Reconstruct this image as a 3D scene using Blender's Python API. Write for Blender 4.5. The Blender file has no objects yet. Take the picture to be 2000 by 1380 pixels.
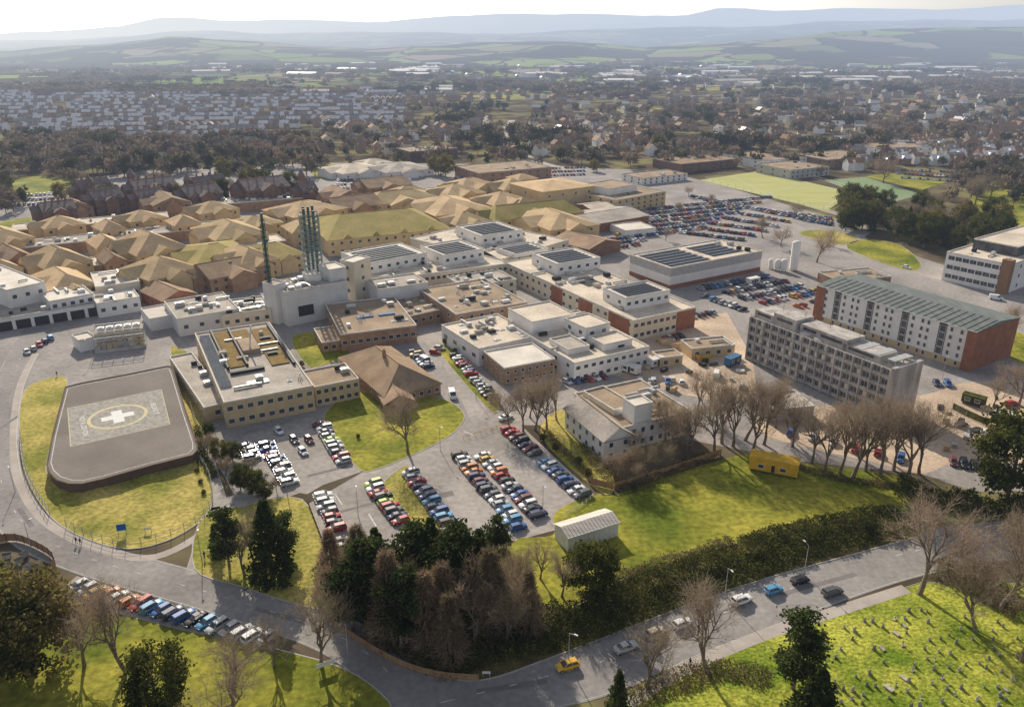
import bpy, math, random
import numpy as np
from mathutils import Vector
random.seed(7); rng=np.random.default_rng(7)
col=bpy.context.scene.collection
H=100.; F=1540.; VH=72.
pp=math.atan((690-VH)/F); CP,SP=math.cos(pp),math.sin(pp)
def P(u,v,z=0.):
    x=(u-1000)/F; y=(690-v)/F; t=(H-z)/(SP-y*CP)
    return Vector((x*t,t*(CP+y*SP),z))
AZ=math.radians(-20); EL=math.radians(28)
SUN=Vector((math.sin(AZ)*math.cos(EL),math.cos(AZ)*math.cos(EL),math.sin(EL)))
ORD=['first','second','third','fourth','fifth','sixth','seventh','eighth','ninth','tenth','eleventh','twelfth','thirteenth','fourteenth','fifteenth','sixteenth','seventeenth','eighteenth','nineteenth']
TENS={2:'twent',3:'thirt',4:'fort',5:'fift',6:'sixt',7:'sevent',8:'eight',9:'ninet'}
def ordn(i):
    i+=1
    if i<20: return ORD[i-1]
    if i<100:
        t,r=divmod(i,10)
        return TENS[t]+('ieth' if r==0 else 'y-'+ORD[r-1])
    return str(i)+('th' if 10<i%100<14 else {1:'st',2:'nd',3:'rd'}.get(i%10,'th'))
# ---------------------------------------------------------------- materials
def haze_group():  # haze painted into every material as emission growing with world distance
    g=bpy.data.node_groups.new('painted_aerial_haze','ShaderNodeTree')
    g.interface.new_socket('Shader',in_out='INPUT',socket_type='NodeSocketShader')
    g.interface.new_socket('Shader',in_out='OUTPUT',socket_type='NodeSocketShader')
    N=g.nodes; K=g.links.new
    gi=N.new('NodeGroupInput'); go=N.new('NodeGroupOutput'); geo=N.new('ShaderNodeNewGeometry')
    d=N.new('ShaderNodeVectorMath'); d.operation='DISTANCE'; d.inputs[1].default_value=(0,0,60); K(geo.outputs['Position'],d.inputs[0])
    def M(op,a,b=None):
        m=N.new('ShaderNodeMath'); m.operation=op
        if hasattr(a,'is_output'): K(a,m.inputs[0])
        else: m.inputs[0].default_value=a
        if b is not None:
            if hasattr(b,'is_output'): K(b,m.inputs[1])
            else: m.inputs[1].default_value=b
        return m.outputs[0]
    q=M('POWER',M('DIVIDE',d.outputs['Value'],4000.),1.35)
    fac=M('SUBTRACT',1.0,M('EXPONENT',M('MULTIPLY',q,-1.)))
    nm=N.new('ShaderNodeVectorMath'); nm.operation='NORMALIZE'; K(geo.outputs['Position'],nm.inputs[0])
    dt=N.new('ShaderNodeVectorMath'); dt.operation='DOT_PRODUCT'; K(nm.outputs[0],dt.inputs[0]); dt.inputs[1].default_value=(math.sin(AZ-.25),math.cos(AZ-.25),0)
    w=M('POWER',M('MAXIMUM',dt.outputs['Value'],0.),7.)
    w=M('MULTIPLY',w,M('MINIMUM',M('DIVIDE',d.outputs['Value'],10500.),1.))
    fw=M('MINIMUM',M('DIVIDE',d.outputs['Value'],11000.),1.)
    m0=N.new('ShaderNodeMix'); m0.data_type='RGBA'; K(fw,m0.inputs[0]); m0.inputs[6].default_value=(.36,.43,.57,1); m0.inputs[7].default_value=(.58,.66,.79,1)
    mx=N.new('ShaderNodeMix'); mx.data_type='RGBA'; K(w,mx.inputs[0]); K(m0.outputs[2],mx.inputs[6]); mx.inputs[7].default_value=(.84,.87,.89,1)  # sunward glow painted as a whiter haze colour
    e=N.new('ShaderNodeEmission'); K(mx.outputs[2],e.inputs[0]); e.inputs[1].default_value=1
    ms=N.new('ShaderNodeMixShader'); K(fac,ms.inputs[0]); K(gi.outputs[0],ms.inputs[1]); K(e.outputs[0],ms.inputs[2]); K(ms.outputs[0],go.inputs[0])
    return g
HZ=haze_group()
def newmat(name):
    m=bpy.data.materials.new(name); m.use_nodes=True; nt=m.node_tree; nt.nodes.clear()
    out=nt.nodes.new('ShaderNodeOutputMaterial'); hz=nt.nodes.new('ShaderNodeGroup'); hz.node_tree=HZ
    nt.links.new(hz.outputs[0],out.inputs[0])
    try: m.cycles.emission_sampling='NONE'
    except Exception: pass
    return m,nt,hz
def mat(name,c1,c2=None,rough=.9,scale=.4,spec=.06,metal=0,bump=0,rand=0,trans=0,obj=False,detail=4,lo=.35,hi=.65,fine=0,stretch=None,coat=0):
    m,nt,hz=newmat(name); N=nt.nodes; K=nt.links.new
    if c2 is None: c2=tuple(x*.8 for x in c1)
    b=N.new('ShaderNodeBsdfPrincipled'); b.inputs['Roughness'].default_value=rough; b.inputs['Specular IOR Level'].default_value=spec; b.inputs['Metallic'].default_value=metal
    if coat: b.inputs['Coat Weight'].default_value=coat; b.inputs['Coat Roughness'].default_value=.2
    if obj: src=N.new('ShaderNodeTexCoord').outputs['Object']
    else: src=N.new('ShaderNodeNewGeometry').outputs['Position']
    if stretch:
        mp=N.new('ShaderNodeMapping'); mp.inputs['Scale'].default_value=stretch[:3]; mp.inputs['Rotation'].default_value=(0,0,stretch[3] if len(stretch)>3 else 0); K(src,mp.inputs[0]); src=mp.outputs[0]
    n=N.new('ShaderNodeTexNoise'); n.inputs['Scale'].default_value=scale; n.inputs['Detail'].default_value=detail; K(src,n.inputs['Vector'])
    r=N.new('ShaderNodeMapRange'); r.inputs[1].default_value=lo; r.inputs[2].default_value=hi; K(n.outputs[0],r.inputs[0])
    mx=N.new('ShaderNodeMix'); mx.data_type='RGBA'; K(r.outputs[0],mx.inputs[0]); mx.inputs[6].default_value=(*c1,1); mx.inputs[7].default_value=(*c2,1)
    cur=mx.outputs[2]
    if fine:
        n2=N.new('ShaderNodeTexNoise'); n2.inputs['Scale'].default_value=scale*14; n2.inputs['Detail'].default_value=3; K(src,n2.inputs['Vector'])
        r2=N.new('ShaderNodeMapRange'); r2.inputs[1].default_value=.3; r2.inputs[2].default_value=.7; r2.inputs[3].default_value=1-fine; r2.inputs[4].default_value=1+fine; K(n2.outputs[0],r2.inputs[0])
        sc=N.new('ShaderNodeVectorMath'); sc.operation='SCALE'; K(cur,sc.inputs[0]); K(r2.outputs[0],sc.inputs['Scale']); cur=sc.outputs[0]
    if rand:
        oi=N.new('ShaderNodeObjectInfo'); hs=N.new('ShaderNodeHueSaturation')
        r3=N.new('ShaderNodeMapRange'); r3.inputs[3].default_value=1-rand; r3.inputs[4].default_value=1+rand; K(oi.outputs['Random'],r3.inputs[0]); K(r3.outputs[0],hs.inputs['Value'])
        r4=N.new('ShaderNodeMapRange'); r4.inputs[3].default_value=.5+rand*.06; r4.inputs[4].default_value=.5-rand*.06; K(oi.outputs['Random'],r4.inputs[0]); K(r4.outputs[0],hs.inputs['Hue'])
        K(cur,hs.inputs['Color']); cur=hs.outputs[0]
    K(cur,b.inputs['Base Color'])
    if bump:
        bp=N.new('ShaderNodeBump'); bp.inputs['Strength'].default_value=bump; bp.inputs['Distance'].default_value=.3
        K((n2 if fine else n).outputs[0],bp.inputs['Height']); K(bp.outputs[0],b.inputs['Normal'])
    sh=b.outputs[0]
    if trans:
        t=N.new('ShaderNodeBsdfTranslucent'); K(cur,t.inputs[0]); ms=N.new('ShaderNodeMixShader'); ms.inputs[0].default_value=trans; K(sh,ms.inputs[1]); K(t.outputs[0],ms.inputs[2]); sh=ms.outputs[0]
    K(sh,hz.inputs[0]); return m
M={}
M['asphalt']=mat('asphalt',(.29,.265,.25),(.42,.38,.355),scale=.05,fine=.16,detail=7)
M['asphalt2']=mat('asphalt_patchy',(.33,.295,.27),(.46,.415,.375),scale=.045,fine=.16,detail=7)
M['road']=mat('road_asphalt',(.26,.24,.23),(.36,.335,.315),scale=.06,fine=.14,detail=7)
M['pave']=mat('pavement',(.52,.46,.41),(.42,.37,.33),scale=.2,fine=.08)
M['kerb']=mat('kerb_stone',(.54,.50,.45),rough=.9)
M['dirt']=mat('bare_earth',(.68,.53,.39),(.47,.36,.27),scale=.08,fine=.18,detail=7)
M['deck']=mat('helipad_tarmac',(.21,.18,.16),(.26,.225,.20),scale=.08,fine=.06)
M['deckpaint']=mat('faded_pad_paint',(.30,.28,.245),(.46,.43,.38),scale=1.0,fine=.25,detail=8)
M['ringpaint']=mat('worn_ring_paint',(.74,.64,.40),(.58,.50,.32),scale=1.2,fine=.15,detail=6)
M['padwall']=mat('dark_retaining_brick',(.17,.115,.09),(.13,.09,.075),scale=.5,fine=.15)
M['white']=mat('white_marking',(.75,.75,.70),(.5,.5,.45),scale=1.5)
M['cross']=mat('white_cross_paint',(.88,.87,.83),(.78,.77,.73),scale=1.5)
M['lawn']=mat('lawn_grass',(.13,.165,.018),(.42,.37,.06),scale=.05,fine=.32,bump=.6,detail=10)
M['lawn2']=mat('olive_grass',(.23,.235,.04),(.54,.43,.13),scale=.07,fine=.32,bump=.6,detail=10)
M['lawn3']=mat('cemetery_grass',(.14,.21,.018),(.45,.45,.07),scale=.11,fine=.4,bump=.9,detail=10)
M['pitch']=mat('artificial_pitch',(.46,.46,.17),(.52,.51,.21),scale=.03,stretch=(1,4,1,.5))
M['court']=mat('court_surface',(.22,.31,.16),(.29,.36,.20),scale=.03)
M['scrub']=mat('scrub_ground',(.11,.09,.045),(.20,.17,.06),scale=.25,fine=.3,bump=.8)
M['tanwall']=mat('tan_brick',(.66,.50,.29),(.56,.43,.25),scale=.3,fine=.06)
M['cream']=mat('cream_render',(.78,.68,.52),(.68,.60,.46),scale=.2)
M['brick']=mat('brown_brick',(.42,.275,.18),(.31,.20,.135),scale=.4,fine=.12)
M['redbrick']=mat('red_brick',(.36,.165,.105),(.28,.13,.085),scale=.4,fine=.12)
M['darkbrick']=mat('dark_brick',(.19,.12,.09),(.25,.155,.12),scale=.3,fine=.15)
M['whitewall']=mat('white_render',(.86,.83,.80),(.74,.72,.68),scale=.15,fine=.04)
M['metalwall']=mat('pale_metal_cladding',(.72,.71,.70),(.62,.61,.60),scale=.2,rough=.5,spec=.3)
M['concrete']=mat('grey_concrete',(.60,.55,.51),(.36,.33,.30),scale=.35,fine=.16,stretch=(1,1,.3),detail=8)
M['froof']=mat('brown_felt_roof',(.46,.345,.24),(.31,.235,.165),scale=.12,fine=.18,detail=8)
M['groof']=mat('grey_felt_roof',(.55,.49,.42),(.37,.33,.29),scale=.13,fine=.18,detail=8)
M['proof']=mat('pale_membrane_roof',(.80,.685,.55),(.56,.48,.39),scale=.1,fine=.16,detail=8)
M['wroof']=mat('white_membrane_roof',(.86,.79,.70),(.68,.61,.53),scale=.15,fine=.1,detail=7)
M['tile']=mat('sandy_tile_roof',(.68,.50,.29),(.50,.365,.21),scale=.12,fine=.16,rand=.14,detail=8)
M['tile2']=mat('mossy_tile_roof',(.43,.34,.135),(.31,.27,.09),scale=.1,fine=.18,rand=.08,detail=8)
M['tile3']=mat('dull_tile_roof',(.44,.31,.20),(.31,.22,.15),scale=.2,fine=.15,rand=.15,detail=7)
M['slate']=mat('dark_slate_roof',(.19,.155,.145),(.26,.21,.19),scale=.3,fine=.2,rand=.2)
M['copper']=mat('grey_green_metal_roof',(.155,.175,.165),(.21,.23,.215),scale=.15,rough=.7,spec=.1,stretch=(6,1,1,.52),detail=1)
M['shedroof']=mat('pale_ribbed_roof',(.76,.68,.60),(.60,.54,.47),scale=.6,stretch=(.2,4,1,.6),detail=1)
M['coping']=mat('pale_coping',(.76,.71,.64),(.60,.56,.50),scale=.5)
M['moss']=mat('brown_sedum_roof',(.20,.135,.045),(.30,.20,.08),scale=.5,fine=.3)
M['solar']=mat('solar_panel_glass',(.03,.045,.08),(.05,.07,.11),rough=.5,spec=.12,scale=2)
M['glass']=mat('window_glass',(.045,.05,.06),(.10,.105,.12),rough=.16,spec=.6,scale=.4)
M['frame']=mat('window_frame_white',(.80,.78,.74),rough=.6)
M['steel']=mat('galvanised_steel',(.52,.51,.49),(.38,.38,.37),rough=.5,metal=.1,scale=1,spec=.3)
M['lattice']=mat('pale_green_steel',(.34,.40,.37),(.26,.31,.29),rough=.6,scale=1)
M['teal']=mat('dark_green_steel',(.07,.11,.105),(.10,.15,.14),rough=.6,scale=1)
M['black']=mat('black_rubber',(.02,.02,.02),rough=.8)
M['dark']=mat('dark_metal',(.06,.06,.06),rough=.6)
M['wood']=mat('brown_fence_wood',(.42,.26,.145),(.29,.18,.105),scale=1.5,stretch=(1,1,.2))
M['skin']=mat('skin',(.55,.35,.26),rough=.6)
M['cloth1']=mat('dark_clothing',(.04,.04,.06))
M['stone']=mat('weathered_gravestone',(.50,.46,.39),(.28,.265,.22),scale=3,fine=.2,rand=.4)
M['bark']=mat('bark',(.28,.22,.165),(.18,.14,.105),scale=2,obj=True,rand=.15)
M['twig']=mat('bare_twigs',(.40,.315,.23),(.28,.215,.155),scale=.3,obj=True,rand=.18,trans=.3)
M['twig2']=mat('grey_brown_twigs',(.36,.275,.185),(.24,.185,.125),scale=.25,obj=True,rand=.2,trans=.3)
M['larch']=mat('larch_twigs',(.35,.26,.16),(.21,.16,.10),scale=.35,obj=True,rand=.25,trans=.25)
M['leaf']=mat('evergreen_leaves',(.045,.06,.012),(.16,.16,.04),scale=.35,obj=True,rand=.25,trans=.35)
M['leaf2']=mat('conifer_needles',(.035,.052,.015),(.115,.14,.04),scale=.5,obj=True,rand=.3,trans=.28)
M['leaf3']=mat('olive_foliage',(.13,.12,.035),(.27,.225,.08),scale=.35,obj=True,rand=.25,trans=.35)
M['hedge']=mat('hedge_leaves',(.05,.065,.016),(.15,.15,.04),scale=.3,trans=.28,detail=6)
M['hedgeb']=mat('brown_scrub_twigs',(.27,.21,.11),(.14,.13,.05),scale=.3,trans=.3,detail=6)
M['tlight']=mat('red_lamp',(.45,.02,.02),rough=.2,spec=.6)
M['hlight']=mat('clear_lamp',(.75,.78,.8),rough=.12,spec=.8)
M['blue']=mat('blue_sign',(.03,.16,.55),rough=.5)
M['yellow']=mat('yellow_paint',(.85,.50,.05),(.70,.41,.04),scale=.6,rough=.5,spec=.3)
M['contblue']=mat('container_blue',(.09,.20,.36),(.07,.16,.29),scale=.6,rough=.6)
M['timber']=mat('sawn_timber',(.62,.45,.26),(.50,.36,.20),scale=2)
M['wooduse']=mat('timber_cladding',(.33,.20,.12),rough=.7)
CC={'white':(.82,.82,.81),'silver':(.50,.51,.52),'black':(.018,.018,.02),'red':(.45,.02,.02),'blue':(.03,.12,.38),'dark grey':(.10,.105,.115),'navy':(.02,.035,.11),'light blue':(.09,.32,.56),'lime':(.38,.55,.06),'orange':(.62,.20,.03),'yellow':(.85,.48,.03),'maroon':(.17,.02,.03),'gold':(.62,.38,.06),'beige':(.52,.43,.32)}
CM={k:mat('car_paint_'+k.replace(' ','_'),v,tuple(x*.95 for x in v),rough=.5,spec=.35,coat=.12) for k,v in CC.items()}
CW=['white']*7+['silver']*8+['black']*8+['red']*4+['blue']*4+['dark grey']*8+['navy']*4+['light blue']*2+['maroon']*2+['orange','gold','beige']
# ---------------------------------------------------------------- mesh helpers
class MB:
    def __init__(s): s.v=[];s.f=[];s.m=[]
    def add(s,vs,fs,mi=0):
        n=len(s.v); s.v+= [tuple(v) for v in vs]; s.f+=[tuple(i+n for i in f) for f in fs]; s.m+=[mi]*len(fs)
    def box(s,x0,x1,y0,y1,z0,z1,mi=0):
        s.add([(x0,y0,z0),(x1,y0,z0),(x1,y1,z0),(x0,y1,z0),(x0,y0,z1),(x1,y0,z1),(x1,y1,z1),(x0,y1,z1)],[(3,2,1,0),(4,5,6,7),(0,1,5,4),(1,2,6,5),(2,3,7,6),(3,0,4,7)],mi)
    def tube(s,a,b,r0,r1,n=5,cap=False,mi=0):
        a=Vector(a);b=Vector(b);d=(b-a)
        if d.length<1e-6:return
        d.normalize(); x=d.cross(Vector((0,0,1)))
        if x.length<.05:x=d.cross(Vector((1,0,0)))
        x.normalize();y=d.cross(x)
        vs=[];
        for c,r in((a,r0),(b,r1)):
            for i in range(n):
                t=2*math.pi*i/n; vs.append(c+x*(r*math.cos(t))+y*(r*math.sin(t)))
        fs=[(i,(i+1)%n,n+(i+1)%n,n+i) for i in range(n)]
        if cap: fs+= [tuple(range(n))[::-1],tuple(range(n,2*n))]
        s.add(vs,fs,mi)
    def mesh(s,name,mats,smooth=False):
        me=bpy.data.meshes.new(name); me.from_pydata(s.v,[],s.f)
        for m in (mats if isinstance(mats,(list,tuple)) else [mats]): me.materials.append(m)
        if isinstance(mats,(list,tuple)) and len(mats)>1: me.polygons.foreach_set('material_index',s.m)
        if smooth: me.polygons.foreach_set('use_smooth',[True]*len(me.polygons))
        me.update(); return me
    def obj(s,name,mats,parent=None,loc=(0,0,0),rz=0,smooth=False):
        return link(name,s.mesh(name,mats,smooth),parent,loc,rz)
def link(name,data,parent=None,loc=(0,0,0),rz=0):
    o=bpy.data.objects.new(name,data); col.objects.link(o); o.location=loc; o.rotation_euler=(0,0,rz)
    if parent: o.parent=parent
    return o
def tag(o,label,cat,group=None,kind=None):
    o['label']=label; o['category']=cat
    if group:o['group']=group
    if kind:o['kind']=kind
    return o
def thing(name,label,cat,loc=(0,0,0),rz=0,group=None,sc=1):
    o=link(name,None,None,loc,rz); o.scale=(sc,sc,sc); o.empty_display_size=.5
    return tag(o,label,cat,group)
def cat_rom(pts,n=6,closed=False):
    out=[];L=len(pts); g=lambda i: pts[i%L] if closed else pts[max(0,min(L-1,i))]
    for i in range(L if closed else L-1):
        a,b,c,d=[np.array(g(i+k),float) for k in(-1,0,1,2)]
        for k in range(n):
            t=k/n; out.append(tuple(.5*((2*b)+(c-a)*t+(2*a-5*b+4*c-d)*t*t+(3*b-a-3*c+d)*t**3)))
    if not closed: out.append(tuple(pts[-1]))
    return out
def structure(o,name=None,kind='structure'):
    o['kind']=kind; return o
def sheet(name,pts,z,m,skirt=False,smooth=0,lab=None):
    if smooth: pts=cat_rom(pts,smooth,True)
    w=[P(u,v) for u,v in pts]; w=[(q.x,q.y,z) for q in w]; n=len(w)
    A=sum(w[i][0]*w[(i+1)%n][1]-w[(i+1)%n][0]*w[i][1] for i in range(n))
    if A<0: w=w[::-1]
    mb=MB(); mb.add(w,[tuple(range(n))])
    if skirt:
        lo=[(x,y,0) for x,y,_ in w]; mb.add(w+lo,[(i,n+i,n+(i+1)%n,(i+1)%n) for i in range(n)])
    o=mb.obj(name,m); structure(o)
    if lab:o['label']=lab
    return o
def offs(pts,w):
    L=[];R=[]
    for i,q in enumerate(pts):
        a=pts[max(0,i-1)];b=pts[min(len(pts)-1,i+1)]; d=Vector((b[0]-a[0],b[1]-a[1])).normalized()
        L.append((q[0]-d.y*w/2,q[1]+d.x*w/2)); R.append((q[0]+d.y*w/2,q[1]-d.x*w/2))
    return L,R
def wpts(pts,n=6,closed=False): return [(P(u,v).x,P(u,v).y) for u,v in (cat_rom(pts,n,closed) if n else pts)]
def ribbon(name,pts,w,z,m,n=6,mb=None,world=False):
    q=pts if world else wpts(pts,n); L,R=offs(q,w); own=mb is None; mb=mb or MB()
    k=len(q); mb.add([(x,y,z) for x,y in R]+[(x,y,z) for x,y in L],[(i,i+1,k+i+1,k+i) for i in range(k-1)])
    if own: return structure(mb.obj(name,m))
def kerb(pts,n=6,closed=False,h=.14,w=.25,mb=None,world=False):
    q=pts if world else wpts(pts,n,closed)
    if closed:q=q+[q[0]]
    L,R=offs(q,w); k=len(q)
    mb.add([(x,y,0) for x,y in R]+[(x,y,h) for x,y in R]+[(x,y,h) for x,y in L]+[(x,y,0) for x,y in L],
      [(j*k+i,j*k+i+1,(j+1)*k+i+1,(j+1)*k+i) for j in range(3) for i in range(k-1)])
# ---------------------------------------------------------------- terrain
def ground():
    prof=lambda xs,vs,u: np.interp(u,xs,vs)
    v1=([-600,0,200,330,500,700,900,1100,1250,1400,1600,1800,2000,2600],[104,98,86,76,86,93,88,82,98,82,64,58,54,58])
    v2=([-600,0,200,400,700,900,1150,1400,1700,2000,2600],[80,80,74,62,64,66,60,52,42,36,40])
    v3=([-600,0,100,180,240,320,400,450,600,720,900,1000,1180,1330,1360,1400,1440,1500,1650,1800,1900,2000,2600],[62,66,61,55,51,34,36,40,39,43,31,26,29,31,25,15,18,22,16,20,15,9,10])
    Ys=np.concatenate([[-300,-100,0],np.geomspace(40,15000,150)]); S=np.linspace(-1,1,181)
    def zrow(v,Y):
        y=(690-v)/F; return H+Y*(-SP+y*CP)/(CP+y*SP)
    vs=[];rs=np.random.default_rng(3); nx=len(S)
    ph=rs.uniform(0,6,12)
    for Y in Ys:
        X=S*(abs(Y)*1.5+350); u=1000+F*(X/max(Y,60))/CP
        k=[2900,4300,5500,7300,8800,11500,15000]
        z1=np.maximum(zrow(prof(*v1,u),4300),0);z2=np.maximum(zrow(prof(*v2,u),7300),20);z3=np.maximum(zrow(prof(*v3,u),11500),60)
        zs=[0*u,z1,z1*.5+z2*.1,z2,z2*.75,z3,z3*.5]
        if Y<=k[0]: z=0*u
        else:
            j=min(int(np.searchsorted(k,Y))-1,5); t=(Y-k[j])/(k[j+1]-k[j]); t=min(t,1);t=t*t*(3-2*t); z=zs[j]*(1-t)+zs[j+1]*t
            amp=min(1,(Y-2900)/1500)
            z=z+amp*(9*np.sin(X/310+ph[0]+Y/700)+6*np.sin(X/170+ph[1]-Y/260)+4*np.sin(X/90+ph[2]+Y/150))*(.6 if Y>10500 else 1)
            z=np.maximum(z,0)
        vs+= [(x,Y,zz) for x,zz in zip(X,z)]
    fs=[(j*nx+i,j*nx+i+1,(j+1)*nx+i+1,(j+1)*nx+i) for j in range(len(Ys)-1) for i in range(nx-1)]
    m,nt,hz=newmat('countryside'); N=nt.nodes;K=nt.links.new
    geo=N.new('ShaderNodeNewGeometry')
    def vor(sc,feat='F1'):
        v=N.new('ShaderNodeTexVoronoi');v.feature=feat;v.inputs['Scale'].default_value=sc;K(dv.outputs[0],v.inputs['Vector']);return v
    nz=N.new('ShaderNodeTexNoise');nz.inputs['Scale'].default_value=.004;nz.inputs['Detail'].default_value=4;K(geo.outputs['Position'],nz.inputs['Vector'])
    sc=N.new('ShaderNodeVectorMath');sc.operation='SCALE';K(nz.outputs['Color'],sc.inputs[0]);sc.inputs['Scale'].default_value=160
    dv=N.new('ShaderNodeVectorMath');dv.operation='ADD';K(geo.outputs['Position'],dv.inputs[0]);K(sc.outputs[0],dv.inputs[1])
    a=vor(1/240.);sp=N.new('ShaderNodeSeparateColor');K(a.outputs['Color'],sp.inputs[0])
    rp=N.new('ShaderNodeValToRGB');rp.color_ramp.interpolation='CONSTANT';K(sp.outputs[0],rp.inputs[0]);e=rp.color_ramp.elements
    e[0].position=0;e[0].color=(.10,.085,.05,1);e[1].position=.25;e[1].color=(.26,.33,.09,1)
    for pos,c in((.4,(.36,.32,.16)),(.52,(.10,.09,.055)),(.62,(.34,.41,.12)),(.78,(.20,.22,.10)),(.92,(.42,.32,.21))):
        q=e.new(pos);q.color=(*c,1)
    eg=vor(1/240.,'DISTANCE_TO_EDGE');er=N.new('ShaderNodeMapRange');er.inputs[1].default_value=.02;er.inputs[2].default_value=.05;K(eg.outputs['Distance'],er.inputs[0])
    mx=N.new('ShaderNodeMix');mx.data_type='RGBA';K(er.outputs[0],mx.inputs[0]);mx.inputs[6].default_value=(.055,.05,.03,1);K(rp.outputs[0],mx.inputs[7])
    n3=N.new('ShaderNodeTexNoise');n3.inputs['Scale'].default_value=.0022;n3.inputs['Detail'].default_value=7;K(geo.outputs['Position'],n3.inputs['Vector'])
    r3=N.new('ShaderNodeMapRange');r3.inputs[1].default_value=.53;r3.inputs[2].default_value=.56;K(n3.outputs[0],r3.inputs[0])
    mw=N.new('ShaderNodeMix');mw.data_type='RGBA';K(r3.outputs[0],mw.inputs[0]);K(mx.outputs[2],mw.inputs[6]);mw.inputs[7].default_value=(.075,.065,.042,1)
    n2=N.new('ShaderNodeTexNoise');n2.inputs['Scale'].default_value=.03;n2.inputs['Detail'].default_value=6;K(geo.outputs['Position'],n2.inputs['Vector'])
    tr=N.new('ShaderNodeValToRGB');K(n2.outputs[0],tr.inputs[0]);e=tr.color_ramp.elements
    e[0].position=.35;e[0].color=(.08,.065,.04,1);e[1].position=.62;e[1].color=(.26,.235,.10,1)
    q=e.new(.5);q.color=(.15,.12,.085,1)
    sx=N.new('ShaderNodeSeparateXYZ');K(geo.outputs['Position'],sx.inputs[0]);mr=N.new('ShaderNodeMapRange');mr.inputs[1].default_value=1500;mr.inputs[2].default_value=1900;K(sx.outputs[1],mr.inputs[0])
    m2=N.new('ShaderNodeMix');m2.data_type='RGBA';K(mr.outputs[0],m2.inputs[0]);K(tr.outputs[0],m2.inputs[6]);K(mw.outputs[2],m2.inputs[7])
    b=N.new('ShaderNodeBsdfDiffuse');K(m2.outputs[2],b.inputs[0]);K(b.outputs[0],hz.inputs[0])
    mb=MB();mb.v=vs;mb.f=fs;mb.m=[0]*len(fs)
    structure(mb.obj('ground',m,smooth=True))
ground()
# ---------------------------------------------------------------- surfaces
sheet('site_tarmac',[(-150,640),(-100,470),(0,400),(150,350),(330,330),(640,318),(1050,322),(1300,335),(1420,365),(1640,430),(1700,470),(1850,520),(2100,560),(2150,800),(2100,960),(1900,960),(1800,925),(1560,900),(1200,830),(1110,830),(1010,830),(900,850),(700,915),(460,970),(400,860),(330,760),(120,760),(20,800),(-150,780)],.02,M['asphalt'])
sheet('builders_yard',[(1560,870),(1480,840),(1500,800),(1640,790),(1810,770),(1900,745),(2080,760),(2080,900),(1880,900),(1800,925),(1700,900)],.03,M['dirt'],smooth=3)
sheet('service_yard',[(1190,730),(1260,640),(1420,610),(1470,700),(1480,780),(1380,780),(1290,760)],.03,M['dirt'])
sheet('woodland_floor',[(640,1080),(800,1060),(1090,1080),(1170,1180),(1110,1290),(900,1330),(760,1270),(690,1200),(590,1160)],.03,M['scrub'],smooth=4)
kb=MB()
def lawn(name,pts,m,h=.12,k=True,n=4):
    sheet(name,pts,h,m,True,n)
    if k: kerb(pts,n,True,mb=kb)
lawn('helipad_verge',[(45,770),(75,745),(130,738),(118,800),(92,900),(98,930),(150,955),(385,892),(412,940),(408,1000),(340,1050),(255,1072),(170,1052),(100,1010),(52,930),(38,840)],M['lawn2'])
lawn('verge',[(333,682),(350,680),(378,705),(392,800),(405,850),(380,860),(350,760)],M['lawn2'])
lawn('courtyard_lawn',[(570,660),(635,650),(685,690),(625,715),(600,715)],M['lawn'])
lawn('lawn',[(640,800),(700,765),(760,772),(850,775),(895,795),(905,822),(860,862),(730,918),(690,905),(640,835)],M['lawn'])
lawn('verge',[(395,1010),(470,990),(590,975),(640,1090),(690,1190),(600,1185),(470,1145),(380,1110)],M['lawn2'],k=True)
lawn('car_park_island',[(745,950),(790,910),(808,925),(872,1020),(905,1050),(820,1050),(770,985)],M['lawn2'])
lawn('lawn',[(1085,1000),(1165,965),(1205,965),(1440,890),(1560,905),(1790,940),(1760,1000),(1480,1050),(1220,1130),(1120,1190),(1010,1160),(1000,1060),(1080,1045)],M['lawn'],k=False)
lawn('verge',[(860,690),(880,680),(965,770),(975,795),(955,800)],M['lawn'])
lawn('verge',[(1055,850),(1110,800),(1180,895),(1200,950),(1170,960)],M['lawn2'],k=False)
lawn('playing_field',[(1365,352),(1485,334),(1665,376),(1615,412)],M['pitch'],.1,False,0)
lawn('tennis_court',[(1610,352),(1690,346),(1800,380),(1745,395),(1690,385)],M['court'],.1,False,0)
lawn('playing_field',[(1690,345),(1740,338),(1860,352),(1800,372)],M['lawn'],.1,False,0)
lawn('field',[(1890,395),(1960,355),(2100,360),(2100,460),(1950,445)],M['lawn'],.1,False)
lawn('verge',[(1655,485),(1690,468),(1760,480),(1800,520),(1760,525)],M['lawn'])
lawn('verge',[(1950,650),(2020,660),(2020,720),(1960,690)],M['lawn'])
lawn('verge',[(1560,455),(1620,450),(1680,468),(1630,478)],M['lawn2'])
lawn('field',[(0,272),(80,266),(60,292),(-40,296)],M['lawn'],.1,False)
lawn('lawn',[(20,352),(80,345),(140,352),(120,372),(20,380)],M['lawn'],.1,False)
lawn('lawn',[(-20,440),(60,425),(70,440),(0,462)],M['lawn'],.1,False)
lawn('lawn',[(610,325),(650,320),(650,350),(615,345)],M['lawn'],.1,False)
for i,p in enumerate([[(880,188),(980,184),(1180,188),(1000,194)],[(1300,172),(1540,164),(1600,170),(1360,178)],[(730,222),(770,218),(775,232),(740,236)],[(1195,262),(1240,258),(1250,270),(1210,274)],[(1180,215),(1290,210),(1310,216),(1200,222)]]): lawn('field',p,M['lawn'],.15,False,0)
lawn('roadside_lawn',[(-200,1230),(110,1155),(200,1190),(330,1215),(520,1262),(700,1320),(752,1420),(400,1500),(-200,1500)],M['lawn'])
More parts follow.
